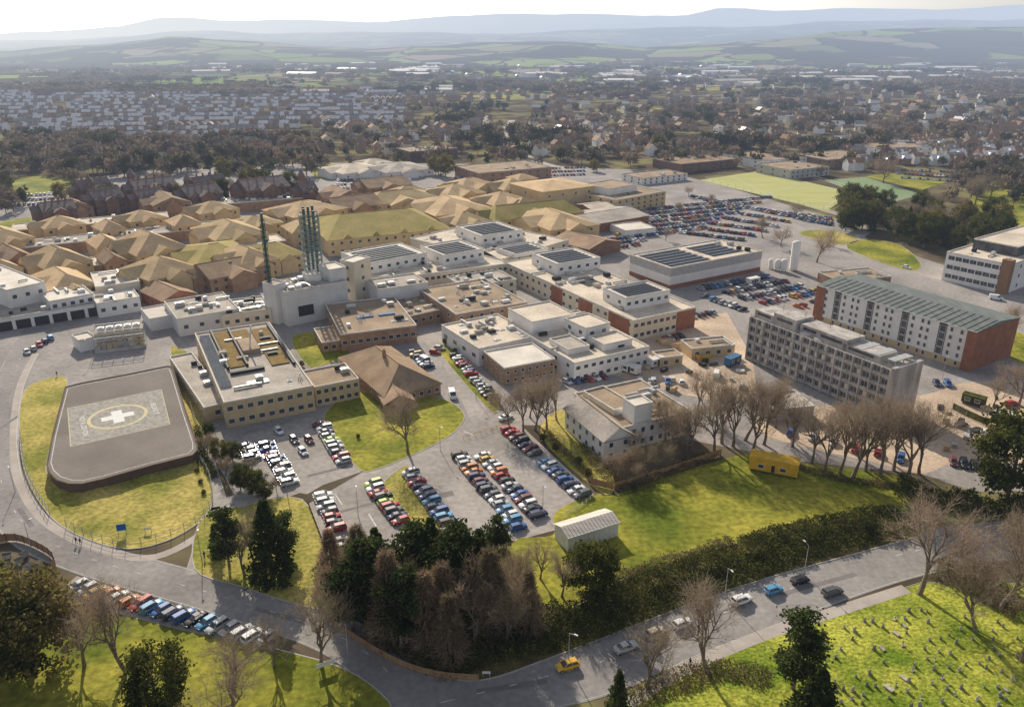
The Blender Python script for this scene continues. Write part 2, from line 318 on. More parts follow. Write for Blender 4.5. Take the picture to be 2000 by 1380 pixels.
lawn('cemetery_lawn',[(1230,1350),(1480,1245),(1760,1150),(1850,1140),(2150,1180),(2150,1500),(1250,1500)],M['lawn3'],.14)
lawn('hedge_bank',[(1000,1180),(1120,1185),(1220,1130),(1480,1050),(1760,1000),(1800,1040),(1740,1062),(1430,1150),(1100,1275),(940,1328),(850,1310),(780,1250)],M['scrub'],.13)
kb.obj('kerb',M['kerb'])['kind']='structure'
ribbon('pavement',[(70,690),(38,760),(28,860),(40,945),(90,1018),(185,1068),(300,1088),(410,1030),(420,990)],2.2,.05,M['pave'])
ribbon('road',[(75,640),(40,700),(8,780),(-5,880),(10,960),(65,1040),(180,1092),(330,1135),(480,1178),(640,1232),(730,1285),(780,1340),(800,1430)],9.5,.04,M['road'])
ribbon('road',[(760,1400),(900,1362),(1050,1330),(1180,1295),(1330,1232),(1500,1170),(1700,1102),(1850,1068),(2000,1050),(2200,1040)],13,.045,M['road'])
ribbon('access_road',[(395,1120),(420,1040),(440,990),(560,955),(700,908),(860,858),(985,818),(1080,790),(1120,760)],7,.05,M['asphalt2'])
ribbon('access_road',[(945,830),(930,795),(905,750),(880,705),(840,660),(810,640)],6.5,.055,M['asphalt2'])
ribbon('footpath',[(430,985),(405,900),(385,830),(368,740),(350,690)],3.5,.055,M['asphalt2'])
ribbon('road',[(1120,330),(1250,345),(1400,390),(1560,445),(1640,480),(1760,520),(1900,560),(2100,610)],8,.05,M['asphalt2'])
ribbon('road',[(1640,480),(1700,440),(1660,425),(1560,395)],8,.055,M['asphalt2'])
ribbon('road',[(1120,335),(1040,312),(1000,285),(985,260),(1000,235)],9,.05,M['pave'])
ribbon('footpath',[(1225,1375),(1330,1310),(1480,1245),(1600,1205),(1770,1150)],2.5,.15,M['pave'])
sheet('car_park',[(600,985),(640,1085),(810,1062),(905,1048),(1005,1056),(1085,1035),(1170,975),(1015,828),(960,840),(720,915)],.06,M['asphalt2'])
sheet('car_park',[(462,865),(480,850),(610,812),(640,835),(692,912),(600,965),(560,958)],.06,M['asphalt2'])
sheet('car_park_strip',[(105,1165),(150,1125),(330,1180),(540,1235),(530,1270),(330,1225)],.135,M['asphalt2'])
pm=MB()
for (u,v,w_,l_,a) in((860,968,2.2,3.2,.4),(700,990,1,6,.5),(560,1205,1,7,-.35),(50,1010,1,5,-.8),(1350,1215,1.2,12,.4),(1600,1140,1,9,.35),(640,920,1.2,5,.5),(1000,1340,1.2,6,.2),(10,830,1,8,1.5)):
    q=P(u,v);ca,sa=math.cos(a),math.sin(a); pm.add([(q.x+x*ca-y*sa,q.y+x*sa+y*ca,.0645) for x,y in((-l_,-w_/2),(l_,-w_/2),(l_,w_/2),(-l_,w_/2))],[(0,1,2,3)])
structure(pm.obj('road_patches',mat('tar_patch',(.21,.195,.185),(.26,.24,.23),scale=.5,fine=.1)))
lm=MB()
def dash(pts,w=.15,on=2.5,off=3,z=.07):
    q=wpts(pts,14); acc=0; seg=[]
    for a,b in zip(q,q[1:]):
        d=math.dist(a,b); ph=(acc%(on+off))
        if ph<on: seg.append(a)
        else:
            if len(seg)>1: ribbon('',seg,w,z,None,mb=lm,world=True)
            seg=[]
        acc+=d
def line(a,b,w=.12,z=.07,n=0):
    A=P(*a);B=P(*b); ribbon('',[(A.x,A.y),(B.x,B.y)],w,z,None,mb=lm,world=True)
dash([(40,700),(8,780),(-5,880),(10,960),(65,1040),(180,1092),(330,1135),(480,1178),(640,1232),(730,1285),(780,1340)])
dash([(860,1372),(1050,1325),(1180,1290),(1330,1228),(1500,1165),(1700,1098),(1850,1062)],.2)
dash([(440,990),(560,955),(700,908),(860,858),(985,818),(1080,790)])
for o in(-1,1):
    q=wpts([(900,1362),(1050,1330),(1180,1295),(1330,1232),(1500,1170),(1700,1102),(1850,1068)],8); L,R=offs(q,12.2)
    ribbon('',L if o>0 else R,.12,.07,None,mb=lm,world=True)
q=wpts([(40,700),(8,780),(-5,880),(10,960),(65,1040),(180,1092),(330,1135),(480,1178),(640,1232),(720,1280)],8); L,R=offs(q,8.8)
ribbon('',L,.12,.07,None,mb=lm,world=True);ribbon('',R,.12,.07,None,mb=lm,world=True)
for a,b in(((1378,352),(1486,337)),((1486,337),(1652,376)),((1652,376),(1610,408)),((1610,408),(1378,352)),((1430,345),(1500,380)),((1500,380),(1520,384)),((1570,357),(1497,380))): line(a,b,.5,.13)
for a,b in(((720,1003),(735,1028)),((655,965),(668,985)),((400,1085),(425,1095)),((905,842),(925,850))): line(a,b,.35,.072)
# ---------------------------------------------------------------- helipad
DZ=3.2
def deck():
    pts=[(128,756),(160,748),(250,731),(328,715),(334,716),(338,722),(362,800),(385,868),(385,880),(376,889),(300,908),(200,936),(160,945),(135,945),(112,938),(97,924),(92,908),(103,850)]
    t=thing('helipad','raised dark hospital helipad with white cross inside cream ring','helipad',P(230,830,0))
    base=P(230,830,0); w=[P(u,v,DZ)-base for u,v in pts]; w=[(a.x,a.y) for a in w]
    A=sum(w[i][0]*w[(i+1)%len(w)][1]-w[(i+1)%len(w)][0]*w[i][1] for i in range(len(w)))
    if A<0:w=w[::-1]
    n=len(w); mb=MB(); mb.add([(x,y,DZ) for x,y in w]+[(x,y,0) for x,y in w],[(i,n+i,n+(i+1)%n,(i+1)%n) for i in range(n)]); mb.obj('retaining_wall',M['padwall'],t)
    mb=MB(); L,R=offs(w+[w[0]],.35);k=len(L)
    mb.add([(x,y,DZ) for x,y in R]+[(x,y,DZ+.2) for x,y in R]+[(x,y,DZ+.2) for x,y in L]+[(x,y,DZ) for x,y in L],[(j*k+i,j*k+i+1,(j+1)*k+i+1,(j+1)*k+i) for j in range(3) for i in range(k-1)]); mb.obj('coping',M['padwall'],t)
    mb=MB(); mb.add([(x*.999,y*.999,DZ+.01) for x,y in w],[tuple(range(n))]); mb.obj('deck',M['deck'],t)
    mb=MB(); L,R=offs([(x*.95,y*.95) for x,y in w]+[(w[0][0]*.95,w[0][1]*.95)],.2);k=len(L)
    mb.add([(x,y,DZ+.02) for x,y in R]+[(x,y,DZ+.02) for x,y in L],[(i,i+1,k+i+1,k+i) for i in range(k-1)]); mb.obj('edge_line',M['white'],t)
    cor=[P(u,v,DZ)-base for u,v in((138,872),(332,828),(315,760),(132,797))]
    mb=MB(); mb.add([q+Vector((0,0,.024)) for q in cor],[(0,1,2,3)]); mb.obj('landing_square',M['deckpaint'],t)
    mb=MB(); L,R=offs([(q.x,q.y) for q in cor]+[(cor[0].x,cor[0].y)],.22); mb.add([(x,y,DZ+.03) for x,y in R]+[(x,y,DZ+.03) for x,y in L],[(i,i+1,5+i+1,5+i) for i in range(4)]); mb.obj('square_outline',M['ringpaint'],t)
    c=P(230,813,DZ)-base; d=P(315,760,DZ)-P(132,797,DZ); th=math.atan2(d.y,d.x)
    def ring(r0,r1,z,m,nm):
        mb=MB();k=64;vs=[(c.x+r*math.cos(2*math.pi*i/k),c.y+r*math.sin(2*math.pi*i/k),DZ+z) for r in(r0,r1) for i in range(k)]
        if r0<.01: mb.add(vs[k:],[tuple(range(k))])
        else: mb.add(vs,[(i,k+i,k+(i+1)%k,(i+1)%k) for i in range(k)])
        mb.obj(nm,m,t)
    ring(0,6.7,.034,M['deckpaint'],'landing_circle'); ring(6.7,7.6,.038,M['ringpaint'],'landing_ring')
    mb=MB(); ww=1.35;l=4.1
    cr=[(-ww,-l),(ww,-l),(ww,-ww),(l,-ww),(l,ww),(ww,ww),(ww,l),(-ww,l),(-ww,ww),(-l,ww),(-l,-ww),(-ww,-ww)]
    mb.add([(x*math.cos(th)-y*math.sin(th)+c.x,x*math.sin(th)+y*math.cos(th)+c.y,DZ+.044) for x,y in cr],[tuple(range(12))]); mb.obj('cross_marking',M['cross'],t)
    for txt,uv,dr in(('ROYAL DEVON',(163,832),-1),('& EXETER',(303,797),1)):
        cu=bpy.data.curves.new('lettering','FONT'); cu.body=txt; cu.size=1.9; cu.align_x='CENTER'; cu.align_y='CENTER'
        tmp=bpy.data.objects.new('tmp',cu); col.objects.link(tmp); bpy.context.view_layer.update()
        me=bpy.data.meshes.new_from_object(tmp.evaluated_get(bpy.context.evaluated_depsgraph_get())); bpy.data.objects.remove(tmp)
        me.materials.clear(); me.materials.append(M['cross'])
        q=P(*uv,DZ)-base; o=link('lettering',me,t,(q.x,q.y,DZ+.045),th+dr*math.pi/2)
deck()
def mound():
    inner=[(95,925),(112,942),(150,952),(230,935),(310,912),(380,892)]; outer=[(112,985),(135,1025),(190,1052),(255,1064),(345,1040),(405,990)]
    I=wpts(inner,4);O=wpts(outer,4);mb=MB();n=len(I);vs=[]
    for k in range(7):
        t=k/6; zz=1.2*(1-t)**1.3*(1+.1*math.sin(k*2))+.13
        vs+=[(a[0]*(1-t)+b[0]*t,a[1]*(1-t)+b[1]*t,zz+ (.15*math.sin(i*1.3+k) if 0<k<6 else 0)) for i,(a,b) in enumerate(zip(I,O))]
    mb.add(vs,[(k*n+i,(k+1)*n+i,(k+1)*n+i+1,k*n+i+1) for k in range(6) for i in range(n-1)])
    structure(mb.obj('grass_mound',M['lawn2'],smooth=True))
mound()
# ---------------------------------------------------------------- buildings
def rect(L,Fp,R,h):
    a,b,c=P(*L,h),P(*Fp,h),P(*R,h); w=a-b; l=c-b
    t1=math.atan2(l.y,l.x); t2=math.atan2(w.y,w.x)-math.pi/2
    d=(t2-t1+math.pi)%(2*math.pi)-math.pi; th=t1+d*w.length/(w.length+l.length)
    Ln,Wn=l.length,w.length; e1=Vector((math.cos(th),math.sin(th))); e2=Vector((-math.sin(th),math.cos(th)))
    c0=b.xy+e1*Ln/2+e2*Wn/2
    return c0,th,Ln,Wn
WC={}
def winmesh(w,h,mk,fr):
    k=(round(w,2),round(h,2),mk,fr)
    if k not in WC:
        mb=MB(); mb.box(-w/2,w/2,-.03,.03,-h/2,h/2); g=mb.mesh('pane',M[mk]); f=None
        if fr:
            mb=MB();t=.09
            for x0,x1,z0,z1 in((-w/2-t,-w/2,-h/2-t,h/2+t),(w/2,w/2+t,-h/2-t,h/2+t),(-w/2,w/2,h/2,h/2+t),(-w/2,w/2,-h/2-t*1.5,-h/2)): mb.box(x0,x1,-.08,.06,z0,z1)
            n=max(1,int(w/1.1))
            for i in range(1,n): mb.box(-w/2+w*i/n-.03,-w/2+w*i/n+.03,-.045,.0,-h/2,h/2)
            f=mb.mesh('window_frame',M['frame'])
        WC[k]=(g,f)
    return WC[k]
def windows(t,Ln,Wn,h,st,nA,nB,ww=1.5,wh=1.4,mk='glass',fr=True,z0=0,cx=0,cy=0,jit=0):
    for s in range(st):
        z=z0+(s+.52)*(h-z0)/st
        for n,fac in((nA,0),(nB,1)):
            for i in range(n):
                span=Ln if fac==0 else Wn
                if jit and random.random()<jit: continue
                x=-span/2+(i+.5)*span/n; w=min(ww,span/n*.86)
                g,f=winmesh(w,wh,mk,fr)
                if fac==0: o=link('window',g,t,(cx+x,cy-Wn/2-.01,z),0)
                else: o=link('window',g,t,(cx-Ln/2-.01,cy-x,z),-math.pi/2)
                if f: link('frame',f,o)
def flatbox(t,Ln,Wn,z0,h,wall,roof,cop='coping',nm='wall',par=.5,cx=0,cy=0,rz=0):
    hl=h-par
    mb=MB(); mb.box(-Ln/2,Ln/2,-Wn/2,Wn/2,z0,hl); w=mb.obj(nm,M[wall],t,(cx,cy,0),rz)
    par_=t if nm=='wall' else w; off=(cx,cy,0) if nm=='wall' else (0,0,0)
    mb=MB(); mb.box(-Ln/2+.3,Ln/2-.3,-Wn/2+.3,Wn/2-.3,hl+.004,hl+.06); mb.obj('roof',M[roof],par_,off)
    mb=MB(); a=.06
    mb.box(-Ln/2-a,Ln/2+a,-Wn/2-a,-Wn/2+.3,hl+.003,h); mb.box(-Ln/2-a,Ln/2+a,Wn/2-.3,Wn/2+a,hl+.003,h)
    mb.box(-Ln/2-a,-Ln/2+.3,-Wn/2+.3,Wn/2-.3,hl+.003,h-.004); mb.box(Ln/2-.3,Ln/2+a,-Wn/2+.3,Wn/2-.3,hl+.003,h-.004); mb.obj('parapet',M[cop],par_,off)
    return w
def clutter(t,Ln,Wn,z,n,cx=0,cy=0,seed=0,big=1):
    r=random.Random(seed+n)
    for i in range(n):
        x=cx+r.uniform(-.42,.42)*Ln;y=cy+r.uniform(-.4,.4)*Wn;k=r.random(); mb=MB()
        if k<.5:
            a,b,c=r.uniform(.5,1.8)*big,r.uniform(.5,1.3)*big,r.uniform(.6,1.5)*big
            mb.box(-a,a,-b,b,.15,c); mb.box(-a*.8,a*.8,-b*.8,b*.8,c+.003,c+.12)
            for sx in(-1,1): mb.box(sx*a*.8-.1,sx*a*.8+.1,-b*.9,b*.9,0,.147)
            mb.obj('roof_vent',M[r.choice(['steel','metalwall','groof','dark'])],t,(x,y,z))
        elif k<.7:
            a=r.uniform(.6,1.2); mb.box(-a,a,-a*.8,a*.8,0,.25); mb.add([(-a*.9,-a*.7,.25),(a*.9,-a*.7,.25),(a*.9,a*.7,.25),(-a*.9,a*.7,.25),(0,0,.5)],[(0,1,4),(1,2,4),(2,3,4),(3,0,4)]); mb.obj('skylight',M['frame'],t,(x,y,z))
        elif k<.8:
            for j in range(3): mb.tube((j*.5,0,0),(j*.5,0,r.uniform(1,2)),.12,.12,6,True)
            mb.obj('vent_pipe',M['steel'],t,(x,y,z))
        else:
            l=r.uniform(3,8)*big; mb.box(-l/2,l/2,-.3,.3,.3,.85); mb.box(-l/2,-l/2+.2,-.25,.25,0,.3); mb.box(l/2-.2,l/2,-.25,.25,0,.3); mb.obj('duct',M['steel'],t,(x,y,z),r.choice([0,math.pi/2]))
BN=[0]
def bflat(label,L,Fp,R,h,wall,roof,st=2,nA=0,nB=0,ww=1.5,wh=1.4,fr=True,clt=0,name='hospital_building',cat='building',cop='coping',par=.5,grp=None,jit=0):
    c,th,Ln,Wn=rect(L,Fp,R,h); t=thing(name,label,cat,(c.x,c.y,0),th,grp)
    flatbox(t,Ln,Wn,0,h,wall,roof,cop,par=par); BN[0]+=1
    windows(t,Ln,Wn,h-par,st,nA,nB,ww,wh,fr=fr,jit=jit)
    if clt: clutter(t,Ln,Wn,h-par+.07,int(clt*1.6),seed=BN[0])
    return dict(o=t,c=c,th=th,L=Ln,W=Wn,h=h)
def local(B,L,Fp,R,h):
    c,th,Ln,Wn=rect(L,Fp,R,h); d=c-B['c']; a=-B['th']
    return d.x*math.cos(a)-d.y*math.sin(a),d.x*math.sin(a)+d.y*math.cos(a),th-B['th'],Ln,Wn
def solarrows(t,Ln,Wn,z,n,cx=0,cy=0):
    mb=MB(); d=Wn/n*.72
    mb.add([(-Ln/2,-d/2,.5),(Ln/2,-d/2,.5),(Ln/2,d/2,.15),(-Ln/2,d/2,.15),(-Ln/2,-d/2,.44),(Ln/2,-d/2,.44),(Ln/2,d/2,.09),(-Ln/2,d/2,.09)],[(0,1,2,3),(7,6,5,4),(0,4,5,1),(2,6,7,3),(1,5,6,2),(3,7,4,0)])
    me=mb.mesh('solar_panel',M['solar'])
    for i in range(n): link('solar_panel',me,t,(cx,cy-Wn/2+(i+.5)*Wn/n,z))
def pent(B,L,Fp,R,h,wall,roof,z0=None,solar=0,nm='roof_block',st=1,nA=0,nB=0):
    x,y,rz,Ln,Wn=local(B,L,Fp,R,h); z0=B['h']-.44 if z0 is None else z0
    w=flatbox(B['o'],Ln,Wn,z0,h,wall,roof,nm=nm,cx=x,cy=y,rz=rz)
    if nA or nB: windows(w,Ln,Wn,h-.5,st,nA,nB,1.6,1.2,fr=False,z0=z0)
    if solar: solarrows(w,Ln*.8,Wn*.8,h-.4,solar)
    return w
def roofmesh(mb,Ln,Wn,z,rh,hip,ov=.5,axis='x'):
    a,b=Ln/2+ov,Wn/2+ov
    if axis=='y':
        vs=[(-a,-b,z),(a,-b,z),(a,b,z),(-a,b,z),(0,-b+hip*a if hip else -b,z+rh),(0,b-hip*a if hip else b,z+rh)]
        fs=[(1,2,5,4),(3,0,4,5),(0,1,4),(2,3,5)]
    else:
        vs=[(-a,-b,z),(a,-b,z),(a,b,z),(-a,b,z),(-a+hip*b if hip else -a,0,z+rh),(a-hip*b if hip else a,0,z+rh)]
        fs=[(0,1,5,4),(2,3,4,5),(1,2,5),(3,0,4)]
    if not hip: fs=fs[:2]
    mb.add(vs,fs); t=.18
    mb.add([(v[0],v[1],v[2]) for v in vs[:4]]+[(v[0],v[1],v[2]-t) for v in vs[:4]],[(0,4,5,1),(1,5,6,2),(2,6,7,3),(3,7,4,0),(7,6,5,4)])
def gablewall(mb,Ln,Wn,h,rh,axis):
    if axis=='x': mb.add([(-Ln/2,-Wn/2,h-.19),(-Ln/2,Wn/2,h-.19),(-Ln/2,0,h+rh-.1),(Ln/2,-Wn/2,h-.19),(Ln/2,Wn/2,h-.19),(Ln/2,0,h+rh-.1)],[(0,2,1),(3,4,5)])
    else: mb.add([(-Ln/2,-Wn/2,h-.19),(Ln/2,-Wn/2,h-.19),(0,-Wn/2,h+rh-.1),(-Ln/2,Wn/2,h-.19),(Ln/2,Wn/2,h-.19),(0,Wn/2,h+rh-.1)],[(0,1,2),(4,3,5)])
def bpitch(label,L,Fp,R,h,rh,wall,roof,hip=1.,st=2,nA=0,nB=0,axis=None,name='hospital_building',cat='building',clt=0,ch=0,grp=None,ww=1.3,dorm=0,fr=False,wing=0):
    c,th,Ln,Wn=rect(L,Fp,R,h); t=thing(name,label,cat,(c.x,c.y,0),th,grp); axis=axis or ('x' if Ln>Wn else 'y')
    if hip: hip=min(hip,.96*max(Ln,Wn)/min(Ln,Wn))
    mb=MB(); mb.box(-Ln/2,Ln/2,-Wn/2,Wn/2,0,h-.19)
    if not hip: gablewall(mb,Ln,Wn,h,rh,axis)
    mb.obj('wall',M[wall],t)
    mb=MB(); roofmesh(mb,Ln,Wn,h,rh,hip,axis=axis); r=mb.obj('roof',M[roof],t)
    mb=MB()
    if axis=='x':
        e=(Ln/2+.5)-(hip*(Wn/2+.5) if hip else 0); mb.box(-e,e,-.15,.15,h+rh-.05,h+rh+.12)
    else:
        e=(Wn/2+.5)-(hip*(Ln/2+.5) if hip else 0); mb.box(-.15,.15,-e,e,h+rh-.05,h+rh+.12)
    mb.obj('ridge',M['tile3'],r)
    windows(t,Ln,Wn,h,st,nA,nB,ww,1.3,fr=fr)
    BN[0]+=1; rr=random.Random(BN[0])
    if wing:
        # cross gables: one running out over each visible side
        wl=Wn*.46; d=4.5; hh=h-.5; rh2=min(rh*.72,wl*.32)
        mb=MB(); mb.box(-d/2,d/2,-wl/2,wl/2,0,hh-.19); gablewall(mb,d,wl,hh,rh2,'x'); w1=mb.obj('front_wing',M[wall],t,(-Ln/2-d/2-.01,0,0))
        ext=Ln*.32; mb=MB(); roofmesh(mb,d+ext,wl,hh,rh2,0,axis='x',ov=.35); mb.obj('wing_roof',M[roof],w1,(ext/2,0,0))
        wl=Ln*.42; d=4; rh2=min(rh*.72,wl*.32)
        mb=MB(); mb.box(-wl/2,wl/2,-d/2,d/2,0,hh-.19); gablewall(mb,wl,d,hh,rh2,'y'); w2=mb.obj('side_wing',M[wall],t,(0,-Wn/2-d/2-.01,0))
        ext=Wn*.32; mb=MB(); roofmesh(mb,wl,d+ext,hh,rh2,0,axis='y',ov=.35); mb.obj('wing_roof',M[roof],w2,(0,ext/2,0))
    for i in range(ch):
        mb=MB(); x=(-.4+.8*(i+.5)/ch)*Ln if axis=='x' else rr.uniform(-.1,.1)*Ln; y=(-.4+.8*(i+.5)/ch)*Wn if axis=='y' else 0
        mb.box(-.5,.5,-.35,.35,h+rh-1.2,h+rh+1.6); mb.box(-.3,.3,-.15,.15,h+rh+1.603,h+rh+2); mb.obj('chimney',M[wall],r,(x,y,0))
    for i in range(dorm):
        span=Ln if axis=='x' else Wn; q=-span/2+(i+.7)*span/(dorm+.4); dw=2.2
        mb=MB(); y0=-Wn/2-.3 if axis=='x' else -Ln/2-.3
        mb.add([(-dw,0,.2),(dw,0,.2),(0,0,2.3),(0,7,2.3)],[(1,3,2),(0,2,3)]); mb.add([(-dw*.85,.05,0),(dw*.85,.05,0),(0,.05,2.0)],[(0,1,2)])
        if axis=='x': mb.obj('dormer',M[roof],r,(q,y0,h))
        else: mb.obj('dormer',M[roof],r,(y0,-q,h),-math.pi/2)
    return dict(o=t,c=c,th=th,L=Ln,W=Wn,h=h)
B=bflat('long tan flat-roofed block with brown sedum strips beside the helipad',(380,650),(437,785),(612,752),8,'tanwall','groof',2,9,12,1.5,1.3,clt=9)
Ln,Wn=B['L'],B['W']
for i in range(18):
    mb=MB(); mb.add([(-1.6,-1.1,0),(1.6,-1.1,0),(1.6,1.1,0),(-1.6,1.1,0),(-1.4,-.1,1.4),(1.4,-.1,1.4)],[(0,1,5,4),(2,3,4,5),(1,2,5),(3,0,4)]); mb.obj('rooflight',M['steel'],B['o'],(-Ln/2+2.3,-Wn/2+12+i*(Wn-16)/18,7.57))
for (x0,x1,y0,y1) in((-.27,-.10,-.10,.46),(.20,.42,-.16,.42),(-.05,.16,.30,.44)):
    mb=MB(); mb.box(x0*Ln,x1*Ln,y0*Wn,y1*Wn,0,.35); mb.obj('sedum_bed',M['moss'],B['o'],(0,0,7.58))
for (x0,x1,y0,y1,hh) in((-.31,-.285,-.12,.48,1.2),(-.085,-.06,-.12,.48,1.2),(.44,.47,-.2,.46,1.0),(-.05,.17,.05,.24,1.6),(-.3,.1,-.19,-.16,.9)):
    mb=MB(); mb.box(x0*Ln,x1*Ln,y0*Wn,y1*Wn,0,hh); mb.obj('roof_upstand',M['froof' if hh>1.5 else 'dark'],B['o'],(0,0,7.58))
for k in range(2):
    mb=MB(); mb.box(-.6,.6,-3,3,0,.3); mb.obj('skylight',M['steel'],B['o'],(-Ln*.05,-Wn*(.32+.04*k)+k,7.6),math.pi/2)
mb=MB(); mb.tube((0,0,0),(1.6,1.6,8),.3,.24,8,True); mb.obj('flue_pipe',M['frame'],B['o'],(1,Wn*.08,8))
bflat('low tan lean-to range along the left side of the sedum-roofed block',(362,690),(398,795),(428,775),4.5,'tanwall','groof',1,1,8,clt=3)
bflat('small tan two storey link block beside the brown hipped roof house',(598,722),(614,755),(698,735),6.5,'tanwall','froof',2,6,1,1.3,1.3,clt=2)
bpitch('brown hip-roofed single storey pavilion beside the curved lawn',(680,695),(752,775),(850,742),3.6,5.2,'brick','tile3',1.,1,7,5,ch=1,fr=True)
bpitch('small brown gabled annex in front of the hip-roofed pavilion',(735,745),(752,790),(805,778),3,2.5,'brick','tile3',0,1,2,1,axis='y')
B=bflat('brown brick flat-roofed block with two blue skylights behind courtyard lawn',(640,592),(665,652),(812,632),6.5,'brick','froof',1,10,5,1.6,1.4,clt=8)
for i in range(2):
    mb=MB(); mb.box(-3,3,-.9,.9,0,.4); o=mb.obj('skylight',M['contblue'],B['o'],(-2+i*8,-2,6.1))
bflat('low brick annex at the left end of the brown flat-roofed block',(618,640),(628,668),(672,660),4,'brick','froof',1,3,1)
bflat('low brown flat-roofed range left of the white clinic',(730,590),(790,618),(880,602),5,'brick','froof',1,6,3,clt=6)
bflat('brown flat-roofed block with roof ducts behind the white clinic',(838,560),(890,612),(1015,582),7.5,'brick','froof',2,7,3,clt=18)
bflat('low grey roofed block between brown block and glass wing',(870,540),(905,560),(1010,545),7,'cream','groof',2,5,2,clt=8)
B=bflat('white clinic with flat membrane roof and rooftop plant near brick cube',(870,632),(935,680),(1045,652),6.5,'whitewall','proof',1,5,4,2.4,1.3,clt=16,name='clinic')
B=bflat('large white clinic block with stepped flat roofs and taller roof storeys',(1000,628),(1122,708),(1262,672),7,'whitewall','proof',2,10,6,1.5,1.1,clt=26,name='clinic')
pent(B,(998,600),(1040,628),(1120,610),11,'whitewall','proof'); pent(B,(1105,620),(1145,640),(1190,628),11,'whitewall','proof',nA=2,nB=2); pent(B,(1150,655),(1180,672),(1235,660),9,'whitewall','proof'); pent(B,(1075,660),(1110,682),(1150,672),8.5,'whitewall','groof')
bflat('small brick cube building with clean white flat roof and square windows',(948,684),(985,718),(1082,698),6,'brick','wroof',2,7,4,1,1)
bpitch('white gabled hall with pale pitched roof below the bare trees',(1106,798),(1180,862),(1235,848),6,3.2,'whitewall','groof',0,2,2,6,axis='y',name='white_hall',ww=1.1,fr=True)
B2=bflat('brown flat-roofed hall with white lift tower behind the white gabled hall',(1128,765),(1212,835),(1345,798),7,'whitewall','froof',2,8,0,clt=8,ww=1.1)
pent(B2,(1222,775),(1240,792),(1272,782),12,'whitewall','wroof',nm='lift_tower'); pent(B2,(1140,762),(1200,800),(1240,788),8.3,'cream','froof')
def shed():
    c,th,Ln,Wn=rect((1083,1022),(1110,1048),(1209,1018),3.9)
    t=thing('storage_shed','white metal storage shed with ribbed pale roof on the lawn edge','shed',(c.x,c.y,0),th)
    mb=MB(); mb.box(-Ln/2,Ln/2,-Wn/2,Wn/2,0,3.8); gablewall(mb,Ln,Wn,3.99,.7,'x'); mb.obj('wall',M['metalwall'],t)
    mb=MB(); a,b=Ln/2+.25,Wn/2+.25; mb.add([(-a,-b,3.8),(a,-b,3.8),(a,b,3.8),(-a,b,3.8),(-a,0,4.75),(a,0,4.75)],[(0,1,5,4),(2,3,4,5)])
    k=int(Ln/.8)
    for i in range(k):
        x=-Ln/2+(i+.5)*Ln/k; mb.add([(x-.06,-b,3.83),(x+.06,-b,3.83),(x+.06,0,4.79),(x-.06,0,4.79),(x-.06,-b,3.9),(x+.06,-b,3.9),(x+.06,0,4.86),(x-.06,0,4.86)],[(4,5,6,7),(0,1,5,4),(1,2,6,5),(3,0,4,7)])
    mb.obj('roof',M['shedroof'],t)
    mb=MB(); mb.box(-Ln/2-.05,-Ln/2,-1.4,1.4,0,2.9); mb.obj('door',M['frame'],t)
    mb=MB(); mb.box(-a,a,-b-.12,-b,3.65,3.8); mb.obj('gutter',M['frame'],t)
    mb=MB()
    for i in range(int(Ln/1.2)): x=-Ln/2+.6+i*1.2; mb.box(x-.05,x+.05,-Wn/2-.04,-Wn/2-.001,.1,3.6)
    mb.obj('cladding_ribs',M['metalwall'],t)
shed()
